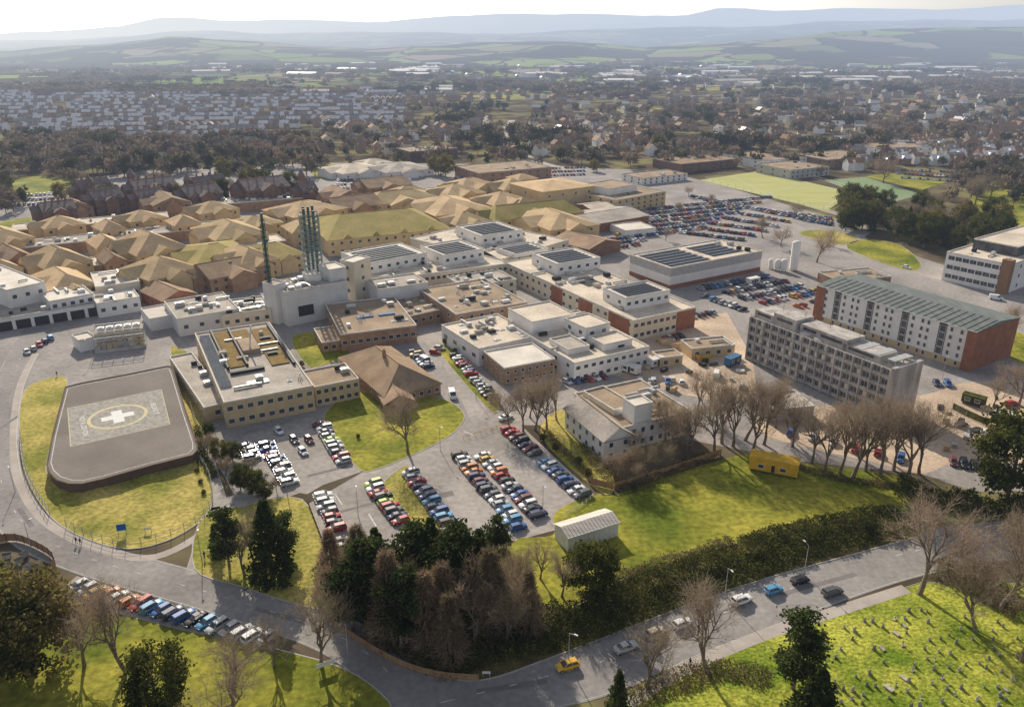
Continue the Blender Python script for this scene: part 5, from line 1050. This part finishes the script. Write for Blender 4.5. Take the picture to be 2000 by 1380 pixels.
def proto(typ,colr,full):
    k=(typ,colr,full)
    if k in CP_: return CP_[k]
    body,g,rf,ty,rim,hlm,tl,mi,s=carparts(typ);pm=CM[colr]
    if full: CP_[k]=(body.mesh('body',pm,True),g.mesh('windows',M['glass']),rf.mesh('roof',pm),SM['tyre'],SM['rim'],SM['hl'],SM['tl'],mi.mesh('mirror',pm),s)
    else:
        a=MB()
        for src,i in((body,0),(rf,0),(g,1)): a.add(src.v,src.f,i)
        hl=s['L']/2;hw=s['W']/2
        for x in(-.62,.64):
            for y in(-1,1): a.tube((x*hl,y*hw*.78,.33),(x*hl,y*(hw+.01),.33),.33,.33,10,True,2)
        a.box(-hl-.01,-hl+.1,-hw*.75,-hw*.5,.68,.85,3);a.box(-hl-.01,-hl+.1,hw*.5,hw*.75,.68,.85,3)
        CP_[k]=a.mesh('parked_car',[pm,M['glass'],M['black'],M['tlight']])
    return CP_[k]
_,_,_,ty,rim,hlm,tl,mi,_=carparts('hatchback')
plt=MB();plt.box(-.012,.012,-.26,.26,-.055,.055)
SM={'tyre':ty.mesh('tyre',M['black']),'rim':rim.mesh('rim',M['steel']),'hl':hlm.mesh('headlight',M['hlight']),'tl':tl.mesh('taillight',M['tlight']),'pl':plt.mesh('number_plate',M['frame'])}
def car(x,y,z,th,typ,colr,label,group,full,name='parked_car'):
    pr=proto(typ,colr,full)
    if not full:
        o=link(name,pr,None,(x,y,z),th); return tag(o,label,'van' if typ=='van' else 'car',group)
    b,g,rf,ty,rm,hl_,tl_,mi,s=pr; hl=s['L']/2;hw=s['W']/2
    t=thing(name,label,'van' if typ=='van' else 'car',(x,y,z),th,group)
    link('body',b,t);link('windows',g,t);link('roof',rf,t)
    for xx in(-.62,.64):
        for yy in(-1,1):
            w=link('wheel',ty,t,(xx*hl,yy*(hw-.09),.33)); link('rim',rm,w)
    st=s['st']
    for yy in(-1,1):
        link('headlight',hl_,t,(hl*.955,yy*hw*.66,st[6][3]-.07)); link('taillight',tl_,t,(-hl*.985,yy*hw*.70,st[1][3]-.16)); link('mirror',mi,t,(hl*.40,yy*(hw+.06),st[3][3]+.05))
    for xx in(-1,1): link('number_plate',SM['pl'],t,(xx*(hl+.012),0,.55))
    return t
cars=[]
def row(a,b,desc,sp=2.45,off=0,end='far',fill=.95,z=.062,cols=None,flip=.5):
    A,B=P(*a),P(*b); d=B-A; n=max(1,int(round(d.length/sp))); th=math.atan2(d.y,d.x)
    k=0
    for i in range(n+1):
        if random.random()>fill: continue
        q=A+d*(i/n); colr=(cols[k] if cols and k<len(cols) else random.choice(CW))
        hd=th+math.pi/2+math.radians(off)+(math.pi if random.random()<flip else 0)+random.gauss(0,.02)
        cars.append([q.x+random.gauss(0,.12),q.y+random.gauss(0,.15),z,hd,random.choice(['hatchback','hatchback','saloon','estate car','estate car']),colr,desc,k,end]); k+=1
random.seed(21)
row((632,972),(672,1072),'left row of the main car park',2.3,cols=['white','silver','silver','dark grey','red','black','red','dark grey','silver','white'])
row((728,948),(800,1042),'second row of the main car park',2.35,cols=['lime','white','red','black','lime','red','dark grey','navy','red','white'])
row((795,918),(882,1035),'third row of the main car park',2.35,cols=['silver','silver','red','navy','silver','navy','light blue','dark grey','blue','light blue','black'])
row((898,892),(1012,1032),'fourth row of the main car park',2.35,cols=['black','white','silver','orange','orange','navy','maroon','navy','dark grey','dark grey','white','silver','light blue'])
row((937,885),(1050,1008),'fifth row of the main car park',2.35,cols=['white','gold','silver','white','orange','red','black','silver','navy','blue','maroon','white'])
row((993,842),(1138,970),'right row of the main car park',2.45,cols=['red','red','maroon','black','navy','maroon','dark grey','light blue','white','blue','dark grey','blue','navy','white','dark grey'])
row((628,832),(672,903),'row between lawn and left car park',2.4,cols=['maroon','white','dark grey','silver','lime','silver','silver','navy'])
row((482,875),(492,898),'short dark row of the left car park',2.6,cols=['black','navy','dark grey'],fill=1); row((520,872),(530,892),'short middle row of the left car park',2.6,cols=['navy','blue'],fill=1)
row((540,898),(566,945),'nearest row of the left car park',2.6,cols=['blue','black','dark grey','silver','silver','white'],fill=1)
for (u,v,c,ds) in((545,845,'white','alone at the top of the left car park'),(575,862,'dark grey','in the middle of the left car park'),(592,885,'white','parked apart in the left car park'),(604,862,'maroon','beside the white one in the left car park')):
    q=P(u,v); cars.append([q.x,q.y,.062,math.radians(-55),'hatchback',c,ds,-1,''])
row((890,697),(958,775),'row by the white clinic bend',2.45,cols=['black','white','silver','red','maroon','dark grey','blue','red','silver','silver'])
row((152,1150),(520,1252),'roadside row at bottom left',2.55,off=-18,z=.137,end='left',cols=['silver','silver','gold','orange','silver','orange','red','light blue','blue','navy','blue','black','light blue','silver','silver','silver','white','silver'],fill=1)
row((808,690),(838,718),'short row beside the hip-roofed pavilion'); row((850,690),(860,682),'pair by the road top')
row((1108,748),(1175,738),'row under the white clinic block',off=20,end='left'); row((1275,636),(1390,612),'row beside the long pale wing',off=0,end='left'); row((1290,668),(1330,660),'row above the service yard',end='left')
row((1375,580),(1450,606),'row below the striped solar block',end='left',off=0)
for i in range(4): row((1370+40*i,566+9*i),(1500+32*i,541+10*i),f'{ORD[i]} row of the staff car park',2.5,end='left')
row((1860,905),(1925,915),'row by the right evergreen',end='left',cols=['maroon','black','black','navy']); row((1875,832),(1905,845),'pair on the bare earth yard',sp=4,end='left')
row((1545,848),(1760,898),'row under the bare tree belt',sp=5,end='left',fill=.9); row((1828,750),(1850,752),'pair behind the concrete block',end='left'); row((1950,780),(1975,792),'pair at the right edge',sp=3,end='left'); row((1560,600),(1620,585),'pair near the residential block',end='left')
row((1250,745),(1330,748),'row in the service yard',sp=5,end='left',fill=.8,cols=['white','silver','blue','white'])
row((55,690),(98,662),'row before the ambulance canopy',sp=3.2,off=-50,end='near')
row((1700,572),(1960,640),'row behind the residential block',sp=7,end='left')
for i in range(9):
    a=(1165+13*i,490-10*i); b=(a[0]+ (80 if i<2 else 170+8*i),a[1]-(11 if i<2 else 24)); row(a,b,f'{ORD[i]} row of the rear car park',2.5,end='left')
for i in range(6): row((1330+30*i,455-9*i),(1450+22*i,470-9*i),f'{ORD[i]} row near the ring road',2.5,off=0,end='left')
for i in range(5): row((1350+14*i,384+4*i),(1620,440-3*i),f'{ORD[i]} far ring road row',2.6,end='left')
for i in range(5): row((660,338+8*i) ,(860-20*i,332+7*i),f'{ORD[i]} row beyond the pavilions',2.6,end='left')
for i in range(3): row((890,335+7*i) ,(1140,328+7*i),f'{ORD[i]} row beyond the brown gables',2.6,end='left')
for i in range(3): row((1745+8*i,332+8*i),(1880,338+9*i),f'{ORD[i]} row right of the pitch',2.6,end='left')
for i in range(3): row((20,385+9*i),(130,378+9*i),f'{ORD[i]} row left of the Victorian range',2.6,end='left')
cars.sort(key=lambda c:c[0]**2+c[1]**2)
one=[('silver','saloon',1222,1268,1110,1311,'silver saloon driving past the bare trees on the lower road'),('beige','hatchback',1280,1240,1180,1282,'beige hatchback behind the bare tree on the lower road'),('white','hatchback',1332,1222,1240,1262,'white hatchback following on the lower road'),('white','estate car',1448,1176,1330,1221,'white estate car on the lower road by the lamp'),('light blue','hatchback',1510,1156,1400,1192,'bright blue hatchback on the lower road'),('black','hatchback',1562,1137,1450,1172,'black hatchback leading the queue on lower road'),('dark grey','estate car',1625,1160,1500,1202,'grey estate car nearest the cemetery edge'),('yellow','hatchback',1108,1304,1220,1272,'orange-yellow hatchback alone on the shaded road'),('white','saloon',988,818,930,838,'white saloon turning at the car park corner'),('white','hatchback',1770,524,1700,505,'small white car on the ring road by the office')]
for c_,ty_,u,v,u2,v2,lb in one:
    a=P(u,v);b=P(u2,v2); car(a.x,a.y,.055,math.atan2(a.y-b.y,a.x-b.x),ty_,c_,lb,None,True,'car')
a=P(884,775);b=P(872,740); car(a.x,a.y,.06,math.atan2(a.y-b.y,a.x-b.x),'van','white','white van with dark windows parked on the bend road',None,True,'van')
for k,(u,v) in enumerate([(832,708),(1945,585),(40,632),(12,632),(1225,712),(1400,735),(1935,855)]):
    a=P(u,v); car(a.x,a.y,.05,[-.9,-.5,.9,.9,.4,1.2,-.5][k],'van','white' if k not in(2,3) else 'lime',['white van beside the hip-roofed pavilion','white van below the white office','yellow-green ambulance right of its twin under the canopy','yellow-green ambulance at the far left under the canopy','white van at the clinic end of the yard','white van left of the concrete block','white van in the earth yard'][k],None,k!=1,'van')
budget=300-17
for i,(x,y,z,th,ty_,c_,ds,k,end) in enumerate(cars[:budget]):
    lab=f'{c_} {ty_} {ds}' if k<0 else f'{c_} {ty_}, {ordn(k)} from the {end} end, {ds}'
    car(x,y,z,th,ty_,c_,lab,'parked cars, '+ds if k>=0 else 'parked cars, left car park',x*x+y*y<330**2)
mb=MB(); cl=list(CM)
for (x,y,z,th,ty_,c_,ds,k,end) in cars[budget:]:
    ca,sa=math.cos(th),math.sin(th);T=lambda q:(x+q[0]*ca-q[1]*sa,y+q[0]*sa+q[1]*ca,z+q[2])
    mb.add([T(q) for q in[(-2.1,-.88,.3),(2.1,-.85,.3),(2.1,.85,.3),(-2.1,.88,.3),(-2.1,-.85,.95),(2,-.75,.72),(2,.75,.72),(-2.1,.85,.95),(.9,-.85,.92),(.9,.85,.92)]],[(0,1,5,8,4),(2,3,7,9,6),(1,2,6,5),(3,0,4,7),(8,5,6,9),(4,8,9,7)],cl.index(c_))
    mb.add([T(q) for q in[(-1.95,-.78,.93),(1,-.78,.9),(1,.78,.9),(-1.95,.78,.93),(-1.6,-.62,1.42),(.3,-.62,1.42),(.3,.62,1.42),(-1.6,.62,1.42)]],[(0,1,5,4),(1,2,6,5),(2,3,7,6),(3,0,4,7)],len(cl))
    mb.add([T(q) for q in[(-1.6,-.64,1.43),(.3,-.64,1.43),(.3,.64,1.43),(-1.6,.64,1.43)]],[(0,1,2,3)],cl.index(c_))
tag(mb.obj('distant_parked_cars',[CM[c] for c in cl]+[M['glass']]),'rows of small parked cars in the far car parks','cars',kind='stuff')
def bays(a,b,off,sp=2.35,l=4.8,z=.07):
    A,B=P(*a),P(*b);d=B-A;n=int(d.length/sp)+1;dn=d.normalized();pn=Vector((-dn.y,dn.x,0))
    for i in range(n+1):
        q=A+dn*(i-.5)*sp; s=q-pn*l/2;e=q+pn*l/2; ribbon('',[(s.x,s.y),(e.x,e.y)],.1,z,None,mb=lm,world=True)
for a,b in(((632,972),(672,1072)),((728,948),(800,1042)),((795,918),(882,1035)),((898,892),(1012,1032)),((937,885),(1050,1008)),((993,842),(1138,970)),((628,832),(672,903)),((540,890),(568,945)),((890,697),(958,775))): bays(a,b,0)
structure(lm.obj('road_markings',M['white']))
# ---------------------------------------------------------------- fences, lamps, signs
def fence(pts,h,sp,mpost,label,rails=2,panel=None,name='fence',lean=0,n=4):
    q=wpts(pts,n); o=P(*pts[0]); t=thing(name,label,'fence',(o.x,o.y,.1)); acc=0;nxt=0;posts=[]
    for a,b in zip(q,q[1:]):
        L=math.dist(a,b)
        while nxt<=acc+L:
            f=(nxt-acc)/L; posts.append((a[0]+(b[0]-a[0])*f-o.x,a[1]+(b[1]-a[1])*f-o.y)); nxt+=sp
        acc+=L
    pm=MB(); pm.box(-.05,.05,-.05,.05,0,h)
    if lean: pm.tube((0,0,h),(.35,-.2,h+.45),.05,.04,4)
    me=pm.mesh('post',mpost)
    for i,(x,y) in enumerate(posts[:95]): link('post',me,t,(x,y,0))
    mb=MB()
    for (a,b) in zip(posts,posts[1:]):
        if panel: mb.add([(a[0],a[1],.1),(b[0],b[1],.1),(b[0],b[1],h-.1),(a[0],a[1],h-.1)],[(0,1,2,3)])
        else:
            for k in range(rails): z=h*(k+1)/rails-.08; mb.tube((*a,z),(*b,z),.035,.035,4)
    mb.obj('boarding' if panel else 'rail',panel or mpost,t)
fence([(1200,955),(1290,928),(1420,885)],1.9,2.4,M['wood'],'brown boarded fence around the white hall scrub',panel=M['wood'])
fence([(1150,945),(1200,958)],1.9,2,M['wood'],'short brown boarded fence at the car park corner',panel=M['wood'])
fence([(130,1030),(190,1056),(255,1068),(345,1045),(408,1000),(412,940),(388,895)],2.0,3,M['steel'],'thin steel security fence around the grass mound',3,lean=1)
fence([(40,850),(55,930),(100,1010)],2.0,3,M['steel'],'thin steel fence beside the left curve of the road',3,lean=1)
fence([(905,858),(955,842),(1000,828)],1.1,1.8,M['yellow'],'pale yellow rail at the top of the main car park')
fence([(1100,1010),(1135,990),(1165,968)],1.1,1.6,M['frame'],'white timber rail behind the storage shed')
fence([(602,985),(640,1085)],1.2,2,M['wood'],'dark low fence beside the left row of cars',panel=M['dark'])
fence([(365,705),(372,790),(398,850),(440,850)],1.6,2.4,M['steel'],'steel railing beside the tan block footpath',3)
fence([(1120,1195),(1230,1140),(1450,1062),(1740,1008)],1.3,3,M['wood'],'weathered post and rail fence along the lawn hedge')
fence([(640,1215),(760,1290),(850,1322),(940,1330)],1.5,2.5,M['wood'],'low brown panel fence at the road corner',panel=M['wood'],name='boundary_fence')
fence([(1370,352),(1486,334),(1668,376),(1618,412),(1370,352)],3,9,M['steel'],'tall green mesh fence round the playing field',2)
fence([(1860,800),(1900,820),(1960,845)],2.2,2.5,M['dark'],'dark green hoarding beside the builders yard',panel=M['hedge'])
fence([(1480,760),(1560,790),(1640,800),(1760,810)],1.8,3,M['steel'],'temporary steel fencing in front of the concrete block',3)
fence([(1240,760),(1310,765),(1370,745),(1440,735)],1.8,3,M['steel'],'temporary steel fencing around the service yard',3)
fence([(-10,1062),(40,1058),(110,1100),(60,1150)],2.0,2.2,M['dark'],'dark timber compound fence at the left edge',panel=M['wood'])
for k,(u,v) in enumerate(sorted([(15,1090),(38,1100),(58,1112),(30,1120),(75,1108),(10,1110),(48,1088)])):
    q=P(u,v); t=thing('waste_bin',f'grey lidded wheeled bin in the fenced compound, {ordn(k)} from left','bin',(q.x,q.y,0),.3*k,'bins in the fenced compound')
    mb=MB(); mb.add([(-.6,-.5,.15),(.6,-.5,.15),(.6,.5,.15),(-.6,.5,.15),(-.7,-.6,1.2),(.7,-.6,1.2),(.7,.6,1.2),(-.7,.6,1.2)],[(3,2,1,0),(0,1,5,4),(1,2,6,5),(2,3,7,6),(3,0,4,7)]); mb.obj('bin_body',M['steel'],t)
    mb=MB(); mb.add([(-.75,-.65,1.2),(.75,-.65,1.2),(.75,.65,1.2),(-.75,.65,1.2),(-.7,0,1.45),(.7,0,1.45)],[(0,1,5,4),(2,3,4,5),(1,2,5),(3,0,4)]); mb.obj('lid',M['dark'],t)
a=MB();a.tube((0,0,0),(0,0,7),.09,.055,8);A_=a.mesh('pole',M['steel'],True);a=MB();a.tube((0,0,6.95),(1.1,0,7.25),.04,.035,6);B_=a.mesh('arm',M['steel']);a=MB();a.box(.9,1.6,-.14,.14,7.2,7.32);a.box(.95,1.55,-.1,.1,7.14,7.197);C_=a.mesh('lamp_head',M['metalwall'])
for k,(u,v,l) in enumerate([(62,1075,'beside the left compound'),(1415,1168,'above the queue on the lower road'),(1570,1122,'right of the queue on the lower road'),(872,1290,'at the dark road corner'),(860,880,'by the car park entrance'),(560,960,'by the left car park mouth'),(1110,1300,'over the yellow hatchback'),(30,960,'on the left curve'),(180,700,'near the plant enclosure'),(700,1010,'inside the main car park'),(930,780,'on the bend by the white clinic'),(1490,640,'by the concrete block'),(1640,470,'on the ring road bend'),(680,1275,'on the verge left of the junction'),(395,1100,'at the junction triangle'),(1060,1000,'between main car park rows'),(1840,740,'behind the concrete block')]):
    q=P(u,v); t=thing('street_lamp','grey street lamp '+l,'street lamp',(q.x,q.y,.05),random.uniform(0,6),'street lamps'); link('pole',A_,t);link('arm',B_,t);link('lamp_head',C_,t)
def sign(u,v,w,h,z,m,ang,label):
    q=P(u,v); t=thing('road_sign',label,'sign',(q.x,q.y,.1),ang)
    for x in(-w*.4,w*.4):
        mb=MB(); mb.box(x-.05,x+.05,-.05,.05,0,z); mb.obj('post',M['steel'],t)
    mb=MB(); mb.box(-w/2,w/2,-.1,-.053,z,z+h); mb.obj('sign_board',m,t)
sign(240,1045,1.9,1.6,1.2,M['blue'],.3,'blue square sign on the grass mound below the helipad'); sign(638,1308,3.2,.9,1.0,M['frame'],.5,'long white sign panel on the roadside verge'); sign(290,1040,1.6,.5,.8,M['frame'],.1,'small white sign right of the blue one'); sign(950,1322,1.4,.5,.8,M['frame'],0,'small white road name plate at the dark corner')
def person():
    J=[(0,0,.95),(0,0,1.2),(0,0,1.42),(0,0,1.52),(0,.02,1.66),(0,.02,1.76),(.1,0,.9),(.12,.12,.5),(.12,.02,.08),(.12,.16,.04),(-.1,0,.9),(-.12,-.1,.5),(-.12,-.28,.1),(-.12,-.14,.05),(.2,0,1.4),(.25,-.08,1.12),(.25,.04,.86),(-.2,0,1.4),(-.25,.08,1.12),(-.25,.16,.88)]
    E=[(0,1),(1,2),(2,3),(3,4),(4,5),(0,6),(6,7),(7,8),(8,9),(0,10),(10,11),(11,12),(12,13),(2,14),(14,15),(15,16),(2,17),(17,18),(18,19)]
    Rr=[.15,.15,.15,.06,.1,.07,.1,.07,.05,.04,.1,.07,.05,.04,.07,.05,.035,.07,.05,.035]
    me=bpy.data.meshes.new('p');me.from_pydata(J,E,[]);o=bpy.data.objects.new('p',me);col.objects.link(o);m=o.modifiers.new('s','SKIN')
    for i,sv in enumerate(me.skin_vertices[0].data): sv.radius=(Rr[i],Rr[i]*.8); sv.use_root=(i==0)
    s=o.modifiers.new('u','SUBSURF');s.levels=1; bpy.context.view_layer.update()
    nm=bpy.data.meshes.new_from_object(o.evaluated_get(bpy.context.evaluated_depsgraph_get())); bpy.data.objects.remove(o)
    nm.materials.clear(); nm.materials.append(M['cloth1']);nm.materials.append(M['skin'])
    for p in nm.polygons: p.use_smooth=True; p.material_index=1 if (p.center.z>1.5 or (p.center.z<.93 and abs(p.center.x)>.2)) else 0
    return nm
try: PM=person()
except Exception as ex:
    print('person',ex); PM=None
if PM:
    hm=MB();hm.tube((0,.0,1.68),(0,0,1.8),.11,.09,8,True);hm=hm.mesh('hair',M['dark'],True)
    for (u,v,a,l) in((150,1062,.3,'person in dark clothes walking left of a companion on the kerb path'),(158,1064,.4,'person in dark clothes walking right of a companion on the kerb path'),(400,1090,1.,'person in dark clothes walking by the junction triangle'),(1347,1300,-.8,'person in dark coat walking on the cemetery pavement'),(112,735,.5,'person standing in the road above the helipad verge')):
        q=P(u,v);t=thing('person',l,'person',(q.x,q.y,.1),a);link('body',PM,t);link('hair',hm,t)
def grave(kind):
    mb=MB()
    if kind==0:
        k=8;pr=[(-.35,0),(.35,0)]+[(.35*math.cos(math.pi*i/k),.7+.3*math.sin(math.pi*i/k)) for i in range(k+1)]; n=len(pr)
        mb.add([(x,-.07,z) for x,z in pr]+[(x,.07,z) for x,z in pr],[tuple(range(n)),tuple(range(n,2*n))[::-1]]+[(i,n+i,n+(i+1)%n,(i+1)%n) for i in range(n)]); mb.box(-.45,.45,-.18,.18,0,.15)
    elif kind==1:
        mb.box(-.4,.4,-.25,.25,0,.2);mb.box(-.09,.09,-.07,.07,.2,1.3);mb.box(-.33,-.093,-.06,.06,.85,1.02);mb.box(.093,.33,-.06,.06,.85,1.02)
    else:
        mb.box(-.4,.4,-.75,.75,0,.3);mb.box(-.45,.45,-.8,.8,.303,.37)
    return mb.mesh('gravestone',M['stone'])
GM=[grave(0),grave(1),grave(2)]
random.seed(9);gr=[]
for rr in range(14):
    for cc in range(20):
        u=1585+cc*21+random.uniform(-7,7)-rr*2; v=1166+rr*17+cc*2.7+abs(cc-9)*1.0+random.uniform(-5,5)
        if v<1165+max(0,(1760-u))*.38+18 or random.random()<.48 or u>1990: continue
        gr.append((rr,cc,u,v))
lastr={}
for rr,cc,u,v in gr:
    k=lastr.get(rr,0);lastr[rr]=k+1;q=P(u,v);kd=random.choice([0]*12+[1,2])
    o=link('gravestone',GM[kd],None,(q.x,q.y,.13),math.radians(25)+random.gauss(0,.12)); o.rotation_euler.x=random.gauss(0,.08); s=random.uniform(.6,1.0); o.scale=(s,s,s)
    tag(o,f"{['rounded grey headstone','grey stone cross','flat chest tomb'][kd]} in the cemetery, {ordn(k)} from the left in the {ordn(rr)} row",'gravestone','cemetery gravestones')
# ---------------------------------------------------------------- camera, light
cam=bpy.data.cameras.new('camera');co=bpy.data.objects.new('camera',cam);col.objects.link(co);co.location=(0,0,H);co.rotation_euler=(math.pi/2-pp,0,0)
cam.sensor_width=36;cam.lens=36*F/2000;cam.clip_start=1;cam.clip_end=40000;bpy.context.scene.camera=co
sl=bpy.data.lights.new('sun','SUN');sl.energy=5;sl.angle=math.radians(.5);sl.color=(1,.90,.74);so=bpy.data.objects.new('sun',sl);col.objects.link(so);so.rotation_euler=SUN.to_track_quat('Z','Y').to_euler();so.location=(0,0,300)
w=bpy.data.worlds.new('World');bpy.context.scene.world=w;w.use_nodes=True;nt=w.node_tree;sk=nt.nodes.new('ShaderNodeTexSky');sk.sky_type='NISHITA';sk.sun_disc=False;sk.sun_elevation=EL;sk.sun_rotation=AZ;sk.air_density=1.0;sk.dust_density=1.5;sk.altitude=50
bg=[n for n in nt.nodes if n.type=='BACKGROUND'][0]
tc=nt.nodes.new('ShaderNodeTexCoord');sx=nt.nodes.new('ShaderNodeSeparateXYZ');nt.links.new(tc.outputs['Generated'],sx.inputs[0])
mr=nt.nodes.new('ShaderNodeMapRange');mr.inputs[1].default_value=0.0;mr.inputs[2].default_value=.45;mr.inputs[3].default_value=.15;mr.inputs[4].default_value=.55;nt.links.new(sx.outputs[2],mr.inputs[0])
hs=nt.nodes.new('ShaderNodeHueSaturation');nt.links.new(mr.outputs[0],hs.inputs['Saturation']);nt.links.new(sk.outputs[0],hs.inputs['Color']);nt.links.new(hs.outputs[0],bg.inputs[0]);bg.inputs[1].default_value=.12
sc=bpy.context.scene;sc.view_settings.view_transform='Standard';sc.view_settings.look='None';sc.view_settings.exposure=0
